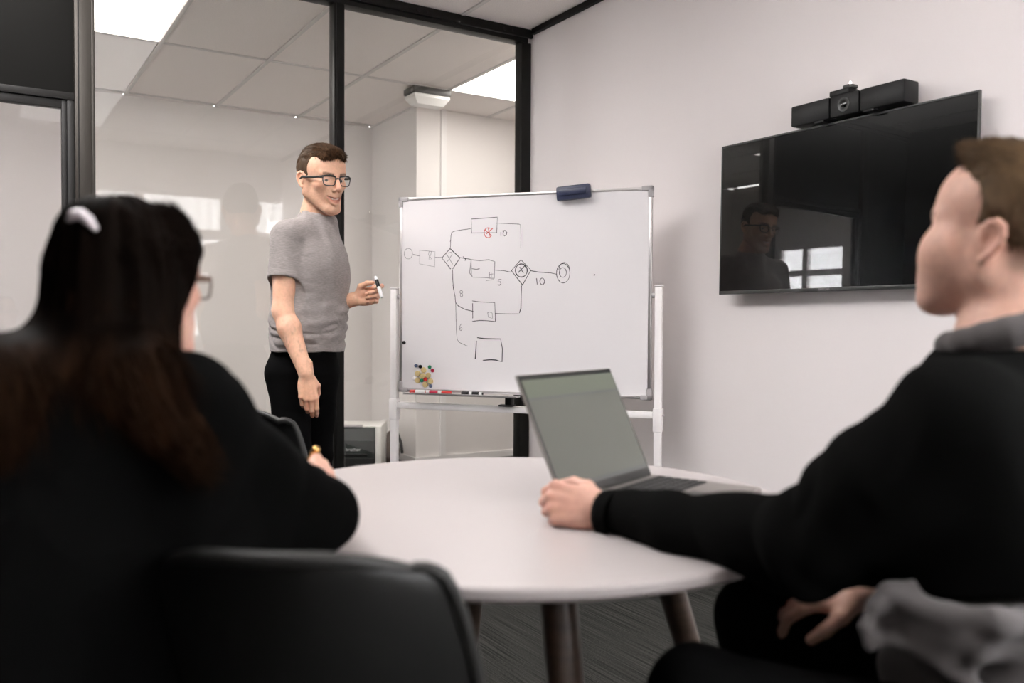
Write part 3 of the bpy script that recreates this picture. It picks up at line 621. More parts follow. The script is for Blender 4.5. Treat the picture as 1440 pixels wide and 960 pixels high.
# ================================================================ THINGS IN THE OUTER OFFICE
ep = P(601, 137, 6.05); ew = C2W(ep)
ef = empty('emergency_light', (ew.x, ew.y, ZC - .0035), label='faceted emergency light fitting on the ceiling behind the glass', cat='light')
bm = bmesh.new(); gv = bbox(bm, (-.145, -.088, -.048), (.145, .088, 0), .012); link('fitting_base', fin(bm, True), 'darkgrey', ef)
bm = bmesh.new(); r0 = [(-.125, -.065), (.125, -.065), (.125, .065), (-.125, .065)]; r1 = [(-.135, -.08), (.135, -.08), (.135, .08), (-.135, .08)]; r2 = [(-.10, -.05), (.10, -.05), (.10, .05), (-.10, .05)]
rings = [[bm.verts.new((x, y, z)) for x, y in rr] for rr, z in ((r0, -.035), (r1, -.055), (r1, -.07), (r2, -.115))]
for a, b in zip(rings, rings[1:]):
    for k in range(4): bm.faces.new((a[k], a[(k + 1) % 4], b[(k + 1) % 4], b[k]))
bm.faces.new(rings[-1]); link('prismatic_diffuser', fin(bm), 'diffuser', ef)
# printer
pp = C2W(P(494, 640, 6.35)); pr = empty('printer', (pp.x, pp.y, 0), R_(-30), label='black and white desktop printer on the floor behind the glass', cat='printer')
PW = .235
box('body', (-PW, -.125, .02), (PW, .19, .325), 'prw', pr, .012); box('side_panel', (PW - .035, -.215, 0), (PW + .012, .19, .335), 'prw', pr, .012); box('side_panel', (-PW - .012, -.215, 0), (-PW + .035, .19, .335), 'prw', pr, .012)
bm = bmesh.new(); v = [bm.verts.new(c) for c in [(-PW + .036, -.212, .02), (PW - .036, -.212, .02), (PW - .036, -.212, .23), (PW - .036, -.14, .315), (-PW + .036, -.14, .315), (-PW + .036, -.212, .23)]]
vv = [bm.verts.new(Vector(c.co) + Vector((0, .04, 0))) for c in v]
bm.faces.new((v[0], v[1], v[2], v[5])); bm.faces.new((v[5], v[2], v[3], v[4])); bm.faces.new((v[1], vv[1], vv[2], vv[3], v[3], v[2])); bm.faces.new((v[0], v[5], v[4], vv[4], vv[5], vv[0])); bm.faces.new((v[4], v[3], vv[3], vv[4])); bm.faces.new((v[0], vv[0], vv[1], v[1])); link('front_cover', fin(bm), 'prn', pr)
box('output_tray', (-PW + .05, -.235, .125), (PW - .09, -.212, .135), 'plastic_black', pr, .003); box('paper_cassette', (-PW + .04, -.22, .025), (PW - .04, -.211, .105), 'plastic_black', pr, .003)
text('brother', .034, 'print', pr, axes((1, 0, 0), (0, 0, 1), (0, -1, 0), (.045, -.2135, .165)))
box('control_panel', (-.06, -.16, .318), (.10, -.10, .332), 'cap', pr, .003); box('button', (PW - .065, -.2155, .06), (PW - .050, -.212, .085), 'print', pr, .001)
# bag by the printer
bgp = C2W(P(549, 640, 6.5)); bg_ = empty('bag', (bgp.x, bgp.y, 0), label='brown and black soft bag slumped in the corner beside the printer', cat='bag')
F_ = Field((-.12, -.12, -.01), (.14, .12, .34), .006); F_.run([ell((0, 0, .10), (.07, .07, .11), k=.03), ell((.01, .0, .19), (.045, .05, .07), k=.03), plane((0, 0, 0), (0, 0, -1))])
v, qq = F_.polys(); npmesh('bag_body', v, qq, 'bag', bg_, toworld=False); tubeo('bag_strap', [(.0, -.03, .235), (-.01, -.05, .26), (.03, -.06, .24), (.055, -.07, .17), (.065, -.07, .09)], .012, 'plastic_black', bg_)
# ================================================================ PEOPLE
SKIN = np.array([.78, .46, .32])
def head_prims(open_=0.0, nose=1.0, wid=1.0, ears=True):
    """head local: x = person's right, y = face forward, z = up, origin between the ears"""
    w = wid; L = [ell((0, -.008, .046), (.0765 * w, .097, .084), k=.02), ell((0, .035, .055), (.064 * w, .058, .062), k=.03),
      ell((0, .030, -.025), (.060 * w, .060, .072), k=.03)]
    dz = -.010 * open_
    for s in (-1, 1):
        L += [cone((s * .058 * w, -.002, -.040 + dz * .3), (s * .022, .066, -.092 + dz), .018, .017, k=.028), cone((s * .062 * w, .0, .0), (s * .058 * w, -.002, -.045), .016, .017, k=.02),
              ell((s * .043 * w, .058, -.012), (.020, .022, .016), k=.022), cone((s * .012, .088, .029), (s * .048, .070, .028), .0095, .008, k=.016)]
    L += [ell((0, .074, -.096 + dz), (.021, .017, .017), k=.02), ell((0, .080, -.052), (.026, .018, .026), k=.025)]
    for s in (-1, 1):
        L += [ell((s * .032, .096, .006), (.017, .014, .012), k=.014, op='s')]
    for s in (-1, 1):   # lids over the eyeballs
        L += [ell((s * .032, .0712, .005), (.0155, .0130, .0130), k=.006), ell((s * .0325, .0860, .0035), (.0125, .0100, .0056), k=.002, op='s')]
    L += [cone((0, .091 - .006 * (1 - nose), .026), (0, .112 - .026 * (1 - nose), -.022), .0068, .0095, k=.010), ell((0, .112 - .026 * (1 - nose), -.026), (.0095, .010, .009), k=.008)]
    for s in (-1, 1): L += [ell((s * .0125, .1005 - .020 * (1 - nose), -.031), (.0075, .0095, .0075), k=.006), ell((s * .006, .108, -.040), (.0035, .005, .004), k=.003, op='s')]
    # lips
    sm = .006 * min(open_, 1); up = [(-.026 - sm, .080 - sm, -.060 + .008 * open_), (-.013, .0915, -.0580), (0, .0945, -.0595), (.013, .0915, -.0580), (.026 + sm, .080 - sm, -.060 + .008 * open_)]
    lo = [(-.025 - sm, .080 - sm, -.0625 + .007 * open_), (-.013, .0885, -.069 + dz * .8), (0, .0915, -.0725 + dz), (.013, .0885, -.069 + dz * .8), (.025 + sm, .080 - sm, -.0625 + .007 * open_)]
    L += chain(up, [.0028, .0042, .0038, .0042, .0028], k=.006) + chain(lo, [.003, .0048, .0058, .0048, .003], k=.006)
    if open_:
        mp_ = [(-.028, .083, -.0545), (-.015, .092, -.0635), (0, .096, -.0665), (.015, .092, -.0635), (.028, .083, -.0545)]; mr_ = [.0022, .0060, .0068, .0060, .0022]
        L += [dict(cone(mp_[i], mp_[i + 1], mr_[i], mr_[i + 1], k=.003), op='s') for i in range(4)]
    if ears:
        for s in (-1, 1):
            L += [*chain([(s * (.0765 * w + .001 + .36 * (.006 - yy)), yy, zz) for yy, zz in ((.004, .006), (.005, .018), (-.002, .026), (-.013, .029), (-.022, .024), (-.026, .012), (-.024, -.001), (-.016, -.014), (-.006, -.024))], [.0035, .004, .0042, .0044, .0044, .0042, .0042, .0042, .005], k=.004), ell((s * (.0765 * w + .004), -.012, .004), (.0040, .014, .022), k=.005), 
                  ell((s * (.0775 * w + .008), -.006, .003), (.0045, .007, .011), k=.003, op='s')]
    return L
def head_tint(p, stubble=0.0, lips=(.50, .17, .14), fade=None, base=SKIN):
    """p: head local coords -> albedo"""
    c = np.tile(base, (len(p), 1)); x, y, z = p.T; 
    g = lambda cx, cy, cz, r, rz=None: np.exp(-(((x - cx) ** 2 + (y - cy) ** 2) / r ** 2 + (z - cz) ** 2 / (rz or r) ** 2))
    def mixc(c, col, a): a = np.clip(a, 0, 1)[:, None]; return c * (1 - a) + np.array(col) * a
    red = sum(g(s * .05, .06, -.02, .022) for s in (-1, 1)) * .35 + g(0, .115, -.028, .012) * .35 + sum(g(s * .085, -.01, .0, .03) for s in (-1, 1)) * .4
    c = mixc(c, base * np.array([.95, .68, .62]), red)
    n = vnoise(p * 420) * .5 + .5
    if stubble:
        jaw = np.clip((-.028 - z + np.clip(y, 0, .1) * .10) / .02, 0, 1) * np.clip((y + .025) / .03, 0, 1) * (z > -.135)
        side = np.clip((.022 - abs(y - .012)) / .012, 0, 1) * np.clip((.02 - z) / .02, 0, 1) * (z > -.06) * np.clip((abs(x) - .05) / .01, 0, 1)
        must = np.exp(-((z + .048) / .006) ** 2) * (abs(x) < .03) * (y > .07)
        c = mixc(c, (.16, .095, .06), (np.maximum(np.maximum(jaw, side), must)) * (.20 + .17 * n) * stubble)
    lipm = np.exp(-((z + .0675 - 12 * x * x) / (.0125 * np.clip(1.05 - (x / .034) ** 2, .1, 1))) ** 6) * np.clip((.033 - abs(x)) / .003, 0, 1) * (y > .0835 - abs(x) * .12)
    c = mixc(c, lips, lipm * .6)
    # eyebrows
    bz = .0235 + .006 * np.clip(abs(x) / .04, 0, 1) - .10 * np.clip(abs(x) - .04, 0, 1)
    br = np.exp(-((z - bz) / .0042) ** 4) * (abs(x) > .013) * (abs(x) < .050) * (y > .05)
    c = mixc(c, (.09, .05, .03), br * (.55 + .35 * n))
    if fade is not None: c = mixc(c, fade[0], fade[1](p, n))
    return c
def glasses(par, Fh, m, scale=1.0):
    Rm, t, s = Fh; base = np.array(list(par.location))
    def tw(pts): return [Vector(((Rm @ (np.array(q) * s) + t) @ RWM) - base) for q in pts]
    g = link('glasses', None, None, par) if False else None
    bm = bmesh.new()
    for sx in (-1, 1):
        rim = []
        for k in range(56):
            a = 2 * math.pi * k / 56; ca, sa = math.cos(a), math.sin(a); px = .0255 * math.copysign(abs(ca) ** .5, ca); pz = .0185 * math.copysign(abs(sa) ** .55, sa)
            if sa < 0: px *= .90
            x = sx * .034 + px; rim.append((x, .1035 - .9 * (abs(x) - .01) ** 2 * 3.2, .004 + pz))
        q = tw(rim + rim[:2]); tube(bm, q, [(.0021 * s, .0018 * s)] * len(q), 8)
        bm2 = bmesh.new(); bm2.faces.new([bm2.verts.new(v) for v in tw(rim)]); ln = fin(bm2)
        link('lens', ln, 'lens', par)
        bm3 = bmesh.new(); tube(bm3, tw([(sx * .059, .093, .015), (sx * .069, .087, .015), (sx * .0755, .060, .013), (sx * .0805, .020, .012), (sx * .083, -.004, .012), (sx * .0845, -.022, .002)]), [(.0042 * s, .002 * s)] * 5 + [(.002, .0015)], 8, side=tuple((Rm @ np.array([0, 0, 1])) @ RWM))
        link('glasses_temple', fin(bm3, True), m, par)
    tube(bm, tw([(-.011, .1035, .010), (0, .106, .012), (.011, .1035, .010)]), [(.003 * s, .0025 * s)] * 3, 8)
    tube(bm, tw([(-.060, .0915, .0185), (-.034, .1015, .0225), (-.010, .104, .0175)]), [.0026 * s, .0032 * s, .0028 * s], 8); tube(bm, tw([(.060, .0915, .0185), (.034, .1015, .0225), (.010, .104, .0175)]), [.0026 * s, .0032 * s, .0028 * s], 8)
    link('glasses_frame', fin(bm, True), m, par)
def eyes(par, Fh, look=(0, 1, 0)):
    Rm, t, s = Fh; base = np.array(list(par.location))
    for sx in (-1, 1):
        bm = bmesh.new(); bmesh.ops.create_uvsphere(bm, u_segments=20, v_segments=14, radius=.0117)
        for v in bm.verts: v.co = Vector((v.co.x, v.co.z, -v.co.y)) # pole along y
        lv = Vector(look).normalized(); rot = Vector((0, 1, 0)).rotation_difference(lv).to_matrix()
        for f in bm.faces:
            c = f.calc_center_median(); f.material_index = 1 if c.y > .0098 else 0
        for v in bm.verts:
            q = rot @ v.co; v.co = Vector(((Rm @ ((np.array([q.x, q.y, q.z]) + np.array([sx * .032, .0700, .0040])) * s) + t) @ RWM) - base)
        link('eye', fin(bm, True, 60), ['eyew', 'iris'], par)
def teeth(par, Fh, dz):
    Rm, t, s = Fh; base = np.array(list(par.location)); bm = bmesh.new()
    for k in range(-4, 5):
        x = k * .0047; y = .0885 - x * x * 14; wv = .0022; zc = -.0625 + 10 * x * x
        for vz in (0,):
            g = bbox(bm, (x - wv, y - .003, zc - .0045), (x + wv, y + .001, zc + .004), .0012, seg=1)
    for v in bm.verts: v.co = Vector(((Rm @ (np.array(v.co) * s) + t) @ RWM) - base)
    link('teeth', fin(bm, True), 'teeth', par)

def hand_prims(F, curls, thumb, k=.004, sep=1.0, spread=0.0):
    """hand local: x toward thumb, y toward fingers, z back of the hand; origin wrist"""
    L = []; kx = [.030, .010, -.010, -.028]; ky = [.090, .094, .089, .080]; ph = [(.042, .025, .021), (.046, .029, .022), (.043, .027, .021), (.034, .021, .019)]; rr = [.0092, .0094, .0088, .0078]
    L += [cone((0, -.045, 0), (0, .012, 0), .024, .023, k=.01, sc=(1.12, 1, .80)), ell((.0, .045, -.001), (.036, .050, .0155), k=.012), ell((.020, .035, -.010), (.018, .030, .014), k=.010), ell((-.020, .04, -.006), (.014, .032, .013), k=.010)]
    for i in range(4):
        L.append(cone((kx[i] * .5, .012, .001), (kx[i], ky[i], .001), .010, rr[i] + .0012, k=.008))
        a = 0; p = np.array([kx[i], ky[i], 0.0]); sp = spread * kx[i] * 8
        for j in range(3):
            a += R_(curls[i][j]); q = p + ph[i][j] * np.array([math.sin(sp) * math.cos(a) - .12 * kx[i] / .03 * math.sin(a), math.cos(a), -math.sin(a)])
            r0 = rr[i] * (1 - .07 * j) * sep; r1 = rr[i] * (1 - .07 * (j + 1)) * sep; L.append(cone(p, q, r0, r1, k=k)); p = q
    L += [cone((.012, .012, -.006), thumb[0], .0145, .0125, k=.010), cone(thumb[0], thumb[1], .0118, .0102, k=.005), cone(thumb[1], thumb[2], .0102, .0085, k=.004)]
    for d in L: d['F'] = F
    return L
def xf(F, p): return F[0] @ (np.array(p) * F[2]) + F[1]
def unit(v): v = np.array(v, float); return v / np.linalg.norm(v)
def basis_yz(y, z, thumb_sign=1):
    """orthonormal frame from finger direction y and back-of-hand direction z"""
    y = unit(y); z = np.array(z, float); z = unit(z - y * z.dot(y)); x = np.cross(y, z) * thumb_sign; return x, y, z
def strands(name, par, base, v, nrm, sel, count, length, flow, m, tint, wid=.0012, seg=3, lift=.004, jit=.3, seed=1, K=3):
    """tapered hair locks grown over a surface following flow(p, n)"""
    r = np.random.RandomState(seed); idx = np.nonzero(sel)[0]; idx = r.choice(idx, min(count, len(idx)), replace=False)
    P0 = v[idx] + nrm[idx] * .0005; N0 = nrm[idx]; pts = [P0]; n_ = len(idx); ln = length * (.7 + .6 * r.rand(n_, 1)); j = r.randn(n_, 3) * jit
    for s in range(seg):
        f = flow(pts[-1], N0) + j; f = f / (np.linalg.norm(f, axis=1)[:, None] + 1e-9); pts.append(pts[-1] + f * ln / seg + N0 * lift / seg)
    V = []; Q = []
    d = pts[-1] - pts[0]; d /= np.linalg.norm(d, axis=1)[:, None] + 1e-9; a = np.cross(d, N0); a /= np.linalg.norm(a, axis=1)[:, None] + 1e-9; b = np.cross(a, d)
    for s, p in enumerate(pts):
        wv = wid * (1 - .8 * (s / seg) ** 2)
        for k in range(K): an = 2 * math.pi * k / K; V.append(p + (a * math.cos(an) + b * math.sin(an) * .6) * wv)
    V = np.stack(V, 1).reshape(-1, 3); per = (seg + 1) * K
    q = np.array([[s * K + k, s * K + (k + 1) % K, (s + 1) * K + (k + 1) % K, (s + 1) * K + k] for s in range(seg) for k in range(K)])
    Q = (q[None] + (np.arange(n_) * per)[:, None, None]).reshape(-1, 4)
    tc = np.repeat(np.clip(np.array(tint) * (.6 + .9 * r.rand(n_, 1)), 0, 1), per, 0)
    return npmesh(name, V, Q, m, par, tint=tc, base=base)

def HF(face, t, pitch=0, roll=0, s=1.0):
    """head frame from horizontal facing direction (C frame), pitch up, roll"""
    f = Vector((face[0], face[1], 0)).normalized(); r = Vector((f.y, -f.x, 0))
    f2 = f * math.cos(pitch) + UP * math.sin(pitch); u2 = UP * math.cos(pitch) - f * math.sin(pitch)
    r2 = r * math.cos(roll) + u2 * math.sin(roll); u3 = u2 * math.cos(roll) - r * math.sin(roll)
    return frame(r2, f2, u3, t, s)
def loc(F, v): return ((v - F[1]) @ F[0]) / F[2]

# ---------------------------------------------------------------- A: the standing presenter
dA = 3.60
fA = np.array([.84, -.54, 0]); fA /= np.linalg.norm(fA); rA = np.array([fA[1], -fA[0], 0])
cA = np.array(P(429, 505, dA)); cA[2] = 0
A = empty('person', C2W(Vector(cA)), YR, label='standing person with glasses in a grey t-shirt and black jeans holding a marker', cat='person')
A.rotation_euler = (0, 0, 0)
BA = frame(rA, fA, (0, 0, 1), cA)
def LA(x, y, z): return BA[0] @ np.array([x, y, z]) + BA[1]
hA = HF((.72, -.69), P(452.5, 254.5, 3.58), pitch=R_(-8), roll=R_(-4), s=1.10)
chest = np.array(P(437, 385, dA)); nb = np.array(P(446, 303, 3.63))
shR = np.array(P(404, 331, 3.48)); elR = np.array(P(398, 437, 3.44)); wrR = np.array(P(430, 525, 3.38))
shL = np.array(P(456, 332, 3.76)); elL = np.array(P(446, 436, 3.80)); wrL = np.array(P(500, 420, 3.63))
F1 = Field((-1.18, 3.12, .66), (-.46, 4.03, 1.86), .0026)
F1.run(head_prims(open_=.9), hA)
nk0 = xf(hA, (0, -.022, -.045)); nk1 = nb + np.array([0, 0, .0])
F1.run([cone(nk0, nk1, .056, .062, k=.025), cone(nk1, nb + np.array([-.01, 0, -.08]), .064, .085, k=.03), cone(xf(hA, (.05, -.03, -.04)), nb + rA * -.0 + fA * .05 + np.array([0, 0, -.01]), .012, .012, k=.02)])
F1.run([cone(nb + [0, 0, -.05], shR + [0, 0, -.0], .052, .052, k=.02), cone(nb + [0, 0, -.05], shL, .052, .052, k=.02), cone(nb + [0, 0, -.1], chest, .08, .09, k=.04)])
for (s_, e_, w_, sg) in ((shR, elR, wrR, 1), (shL, elL, wrL, -1)):
    m1 = s_ * .5 + e_ * .5; m2 = e_ * .72 + w_ * .28
    F1.run([cone(s_, m1, .056, .049, k=.02), cone(m1, e_, .049, .040, k=.02), cone(e_, m2, .041, .044, k=.02), cone(m2, w_, .044, .0275, k=.02, sc=(1, 1, 1))])
xh, yh, zh = basis_yz((.10, -.10, -1), (.18, -1, .1), -1)
HR = (np.array([xh, yh, zh]).T, wrR + np.array([.003, 0, -.008]), 1.02)
F1.run(hand_prims(HR, [(16, 30, 18), (22, 36, 20), (28, 38, 22), (32, 36, 20)], [(.036, .040, -.024), (.036, .070, -.040), (.028, .092, -.050)]))
xh, yh, zh = basis_yz((1, -.12, .22), (.05, 1, .0), 1)
if xh[2] < 0: xh = -xh
HL = (np.array([xh, yh, zh]).T, wrL + np.array([.004, 0, 0]), 1.02)
F1.run(hand_prims(HL, [(38, 62, 40), (78, 88, 50), (84, 92, 50), (88, 92, 50)], [(.044, .034, -.022), (.050, .066, -.034), (.046, .092, -.040)]))
v, q = F1.polys(); lp = loc(hA, v); tint = np.tile(SKIN, (len(v), 1)); hm = (lp[:, 2] > -.16) & (np.abs(lp[:, 0]) < .12) & (lp[:, 1] > -.12)
tint[hm] = head_tint(lp[hm], stubble=1.0)
for Fh_ in (HR, HL):
    l2 = loc(Fh_, v); m_ = np.exp(-(np.linalg.norm(l2 - [0, .10, -.01], axis=1) / .06) ** 2) * .35; tint = tint * (1 - m_[:, None]) + SKIN * np.array([.95, .74, .70]) * m_[:, None]
# forearm hair
dl = np.minimum(np.linalg.norm(v - (elR * .4 + wrR * .6), axis=1), np.linalg.norm(v - wrL, axis=1)); ah = np.clip(1 - dl / .17, 0, 1) * np.clip(vnoise(v * [130, 130, 60]) - .1, 0, 1) * .8; tint *= (1 - ah[:, None] * .6)
body = npmesh('body', v, q, 'skinA', A, tint, base=A.location)
eyes(A, hA, (.35, 1, -.12)); teeth(A, hA, 0); glasses(A, hA, 'frame')
# hair: swept up quiff with short sides
Fh = Field(hA[1] - .17, hA[1] + .19, .003)
Fh.run([ell((0, -.012, .047), (.081, .101, .086), k=.01), ell((0, .028, .098), (.060, .062, .034), k=.03), ell((0, .070, .093), (.054, .028, .026), k=.02), ell((-.010, -.03, .098), (.055, .06, .032), k=.03),
        ell((0, .104, .030), (.066, .062, .056), k=.008, op='s'), plane((0, -.030, -.012), (0, .62, -1), k=.006), ell((0, .085, -.03), (.12, .088, .06), k=.01, op='s'),
        ], hA)
for s in (-1, 1): Fh.run([ell((s * .085, -.006, -.004), (.022, .026, .030), k=.006, op='s'), ell((s * .078, .052, .035), (.030, .034, .055), k=.006, op='s')], hA)
v, q = Fh.polys(); lp = loc(hA, v); nr = vnormals(v, q); th_ = np.arctan2(lp[:, 0], lp[:, 2]); 
v = v + nr * (vnoise(np.stack([lp[:, 0] * 150, lp[:, 1] * 22, lp[:, 2] * 60], 1)) * .0030 + .0)[:, None]
tp_ = np.clip((lp[:, 2] - .05) / .05, 0, 1)[:, None]; hc = np.array([.050, .029, .016]) * tp_ + np.array([.085, .055, .036]) * (1 - tp_)
hair = npmesh('hair', v, q, 'hairA', A, hc * (1 + .35 * vnoise(lp * [220, 40, 60]))[:, None], base=A.location)
fwd = hA[0] @ np.array([.25, .85, .30]); dn = hA[0] @ np.array([0, -.25, -1.0])
def flowA(p, n):
    l = loc(hA, p); t = np.clip((l[:, 2] - .06) / .05, 0, 1)[:, None]; f = fwd * t + dn * (1 - t); return f - n * (f * n).sum(1)[:, None] * .8
strands('hair_strands', hair, A.location, v, nr, lp[:, 2] > .055, 4200, .021, flowA, 'hairA', (.075, .036, .016), wid=.0012, lift=.003, jit=.10)
# t-shirt
hem = .955
F2 = Field(cA + [-.30, -.42, .85], cA + [.30, .42, 1.62], .0035)
tor = [cone(LA(0, .0, .94), LA(0, .002, 1.08), .158, .150, k=.03, sc=(1, 1, 1))]
def slab(a, b, ra, rb, flat): # cone flattened front-back in the body frame
    return cone(a, b, ra, rb, k=.05, sc=(1, flat, 1), F=BA)
dx = (chest - cA) @ rA; dy = (chest - cA) @ fA
F2.run([slab((0, .012, .90), (dx * .4, .015, 1.08), .154, .150, .80), slab((dx * .4, .015, 1.08), (dx, dy + .0, 1.30), .150, .158, .76), slab((dx, dy, 1.29), (dx, dy - .012, 1.37), .156, .135, .68)])
F2.run([cone(nb + [-.006, 0, -.065], shR + [0.012, 0, .0], .064, .062, k=.03), cone(nb + [-.006, 0, -.065], shL + [0, 0, 0], .064, .062, k=.03), cone(nb + [0, 0, -.035], nb + [-.01, 0, -.12], .079, .11, k=.03), cone(nb + fA * .010 + [0, 0, -.04], chest, .072, .10, k=.03)])
for s_, e_ in ((shR, elR), (shL, elL)):
    d_ = unit(e_ - s_); en = s_ + d_ * .152; n0 = len(F2.d)
    F2.run([cone(s_, en + d_ * .03, .064, .066, k=.010), plane(en, d_, op='s', k=.004) if False else ell(en + d_ * .10, (.10, .10, .10), k=.004, op='s', F=frame(*basis_yz((0, 1, 0), (0, 0, 1)), (0, 0, 0)))])
F2.run([plane((0, 0, hem), (0, .0, -1), k=.006, F=BA)])
# rebuild the torso side that the sleeve cut may have touched
F2.run([slab((0, .012, hem + .0), (dx * .4, .015, 1.08), .150, .150, .80), slab((dx * .4, .015, 1.08), (dx, dy, 1.28), .150, .160, .78)])
F2.run([plane((0, 0, hem), (0, .0, -1), k=.006, F=BA)])
# neckline
F2.run([ell(nb + fA * .012 + [0, 0, .04], (.070, .070, .060), k=.006, op='s'), plane(nb + [0, 0, .016], unit(np.array([0, 0, 1]) + fA * .30), k=.006)])
v, q = F2.polys(); nr = vnormals(v, q); b_ = (v - cA) @ np.array([rA, fA, [0, 0, 1]]).T
ang = np.arctan2(b_[:, 0], b_[:, 1]); wz = b_[:, 2] + .05 * np.sin(ang * 1.3 + 1) 
wr_ = vnoise(np.stack([ang * 1.6 + 3, b_[:, 2] * 3, wz * 27 + vnoise(b_ * 7) * 1.2], 1)); wr_ = .5 - np.abs(wr_) * 1.6
m1 = np.clip(1 - abs(b_[:, 2] - 1.06) / .17, 0, 1) * (np.linalg.norm(v[:, :2] - shR[:2], axis=1) > .0)
fine = (.5 - np.abs(vnoise(np.stack([ang * 4, b_[:, 2] * 9, wz * 60 + vnoise(b_ * 14) * 2], 1)))) * .003 * np.clip(m1 + .25, 0, 1)
wr2 = vnoise(np.stack([ang * 1.2, b_[:, 2] * 6 + ang * 1.5, b_[:, 2] * 10 - ang * 2.5], 1) + 5) * .009
amp = (.0095 * m1 ** .6 + .0018) * np.clip((b_[:, 2] - hem) / .03, .15, 1)
# pull lines radiating from the armpit
ap = shR + np.array([.03, -.02, -.12]); dd = v - ap; rr_ = np.linalg.norm(dd, axis=1); aa = np.arctan2(dd[:, 2], dd @ fA); pl = np.sin(aa * 9 + vnoise(v * 12) * 1.5) * np.exp(-((rr_ - .10) / .08) ** 2) * 0
v = v + nr * (wr_ * amp + wr2 * .6 + fine)[:, None]
tee = npmesh('t_shirt', v, q, 'tee', A, base=A.location)
# collar band and sleeve hems
def ringpts(c, n, r1, r2, up, cnt=40):
    n = unit(n); a = unit(np.cross(n, up)); b = np.cross(n, a); return [c + a * r1 * math.cos(2 * math.pi * i / cnt) + b * r2 * math.sin(2 * math.pi * i / cnt) for i in range(cnt + 1)]
def toA(pts, base): return [Vector((np.array(p) @ RWM) - np.array(list(base))) for p in pts]
# trousers
F3 = Field(cA + [-.32, -.34, .0], cA + [.32, .34, 1.02], .006)
hipL, hipR = np.array([-.09, .0, .90]), np.array([.09, .0, .90]); 
F3.run([cone((0, .0, .98), (0, -.010, .88), .142, .160, k=.03, sc=(1, .80, 1)), ell((.0, -.040, .87), (.125, .075, .10), k=.04)], BA)
for sx in (-1, 1):
    y1 = .03 if sx > 0 else -.05
    F3.run([cone((sx * .085, -.01, .86), (sx * .095, y1 + .02, .50), .090, .064, k=.03), cone((sx * .095, y1 + .02, .50), (sx * .10, y1 - .02, .08), .067, .052, k=.03)], BA)
F3.run([plane((0, 0, .045), (0, 0, -1), k=.006), plane((0, 0, .985), (0, 0, 1), k=.006)], BA)
v, q = F3.polys(); nr = vnormals(v, q); b_ = (v - cA); v = v + nr * ((1 - abs(vnoise(b_ * [9, 9, 16])) * 2) * .0045 * np.clip(1.3 - b_[:, 2], .3, 1))[:, None]
tr_o = npmesh('trousers', v, q, 'denim', A, base=A.location)
for sx in (-1, 1):
    y1 = .01 if sx > 0 else -.07
    Fs = Field(LA(sx * .10, y1 + .06, .06) - .2, LA(sx * .10, y1 + .06, .06) + .2, .006)
    Fs.run([cone((sx * .10, y1 - .02, .04), (sx * .10, y1 + .05, .04), .040, .042, k=.02), cone((sx * .10, y1 + .05, .038), (sx * .11, y1 + .17, .028), .042, .032, k=.03, sc=(1, 1, .9)), cone((sx * .10, y1 - .02, .04), (sx * .10, y1 - .02, .10), .038, .042, k=.02), plane((0, 0, .004), (0, 0, -1), k=.004)], BA)
    v, q = Fs.polys(); sh = npmesh('shoe', v, q, 'shoe', A, base=A.location)
# marker held in his raised hand
ma, mb_ = np.array(P(528.5, 391, 3.55)), np.array(P(536.5, 416, 3.52))
md = unit(mb_ - ma); marker(ma - md * .004, mb_ + md * .008, 'white_plastic', 'plastic_black', 'white and black marker pen held in the standing man\'s raised hand', .0075, None)

# sideways fade of his cropped hair is skin with short hair on it
# ---------------------------------------------------------------- B: the seated man with the laptop
def limb(a, m, b, r, k=.02): return [cone(a, m, r[0], r[1], k=k), cone(m, b, r[1], r[2], k=k)]
fB = unit([-.87, .5, 0]); rB = np.array([fB[1], -fB[0], 0])
B = empty('person', C2W(Vector((.68, 1.14, 0))), 0, label='seated person seen in profile at the right, in a black sweatshirt, hand on the laptop', cat='person')
hB = HF((-.70, .71), P(1408, 345, 1.235), pitch=R_(13), roll=R_(0), s=1.0)
SKB = np.array([.62, .37, .29])
nbB = np.array(P(1420, 512, 1.20)); shLB = np.array(P(1345, 602, 1.09)); shRB = np.array([.72, 1.37, .955])
elLB = np.array(P(1140, 762, 1.17)); wrLB = np.array(P(856, 722, 1.44)); elRB = np.array([.60, 1.46, .72]); wrRB = np.array(P(1216, 828, 1.31))
FB = Field((.0, .90, .56), (.92, 1.72, 1.37), .0032)
FB.run(head_prims(nose=.4), hB)
FB.run([ell((s_ * .040, .052, -.030), (.036, .038, .040), k=.03) for s_ in (-1, 1)] + [ell((0, .050, -.075), (.045, .030, .030), k=.03)], hB)
FB.run([cone(xf(hB, (0, -.030, -.03)), nbB, .058, .066, k=.03), cone(nbB, nbB + [0, 0, -.10], .08, .11, k=.03), cone(nbB + [0, 0, -.1], (.68, 1.17, .70), .11, .12, k=.03), cone(nbB + [0, 0, -.06], shLB, .06, .055, k=.02), cone(nbB + [0, 0, -.06], shRB, .06, .055, k=.02)])
FB.run(limb(shLB, elLB, wrLB, (.052, .042, .027)) + limb(shRB, elRB, wrRB, (.052, .042, .027)))
x_, y_, z_ = basis_yz((-1, .22, .10), (-.10, -1, .45), 1)
if x_[2] < 0: x_ = -x_
HBL = (np.array([x_, y_, z_]).T, wrLB + np.array([-.006, .004, .004]), 1.0)
FB.run(hand_prims(HBL, [(62, 55, 30), (68, 58, 30), (70, 60, 30), (74, 60, 30)], [(.040, .036, -.020), (.050, .064, -.040), (.046, .088, -.052)], sep=1.04))
x_, y_, z_ = basis_yz((-.74, .60, -.34), (-.10, -.35, 1), 1); x_ = -x_
if (x_ @ np.array([0, -1, 0])) < 0: x_ = -x_
HBR = (np.array([x_, y_, z_]).T, wrRB, 1.0)
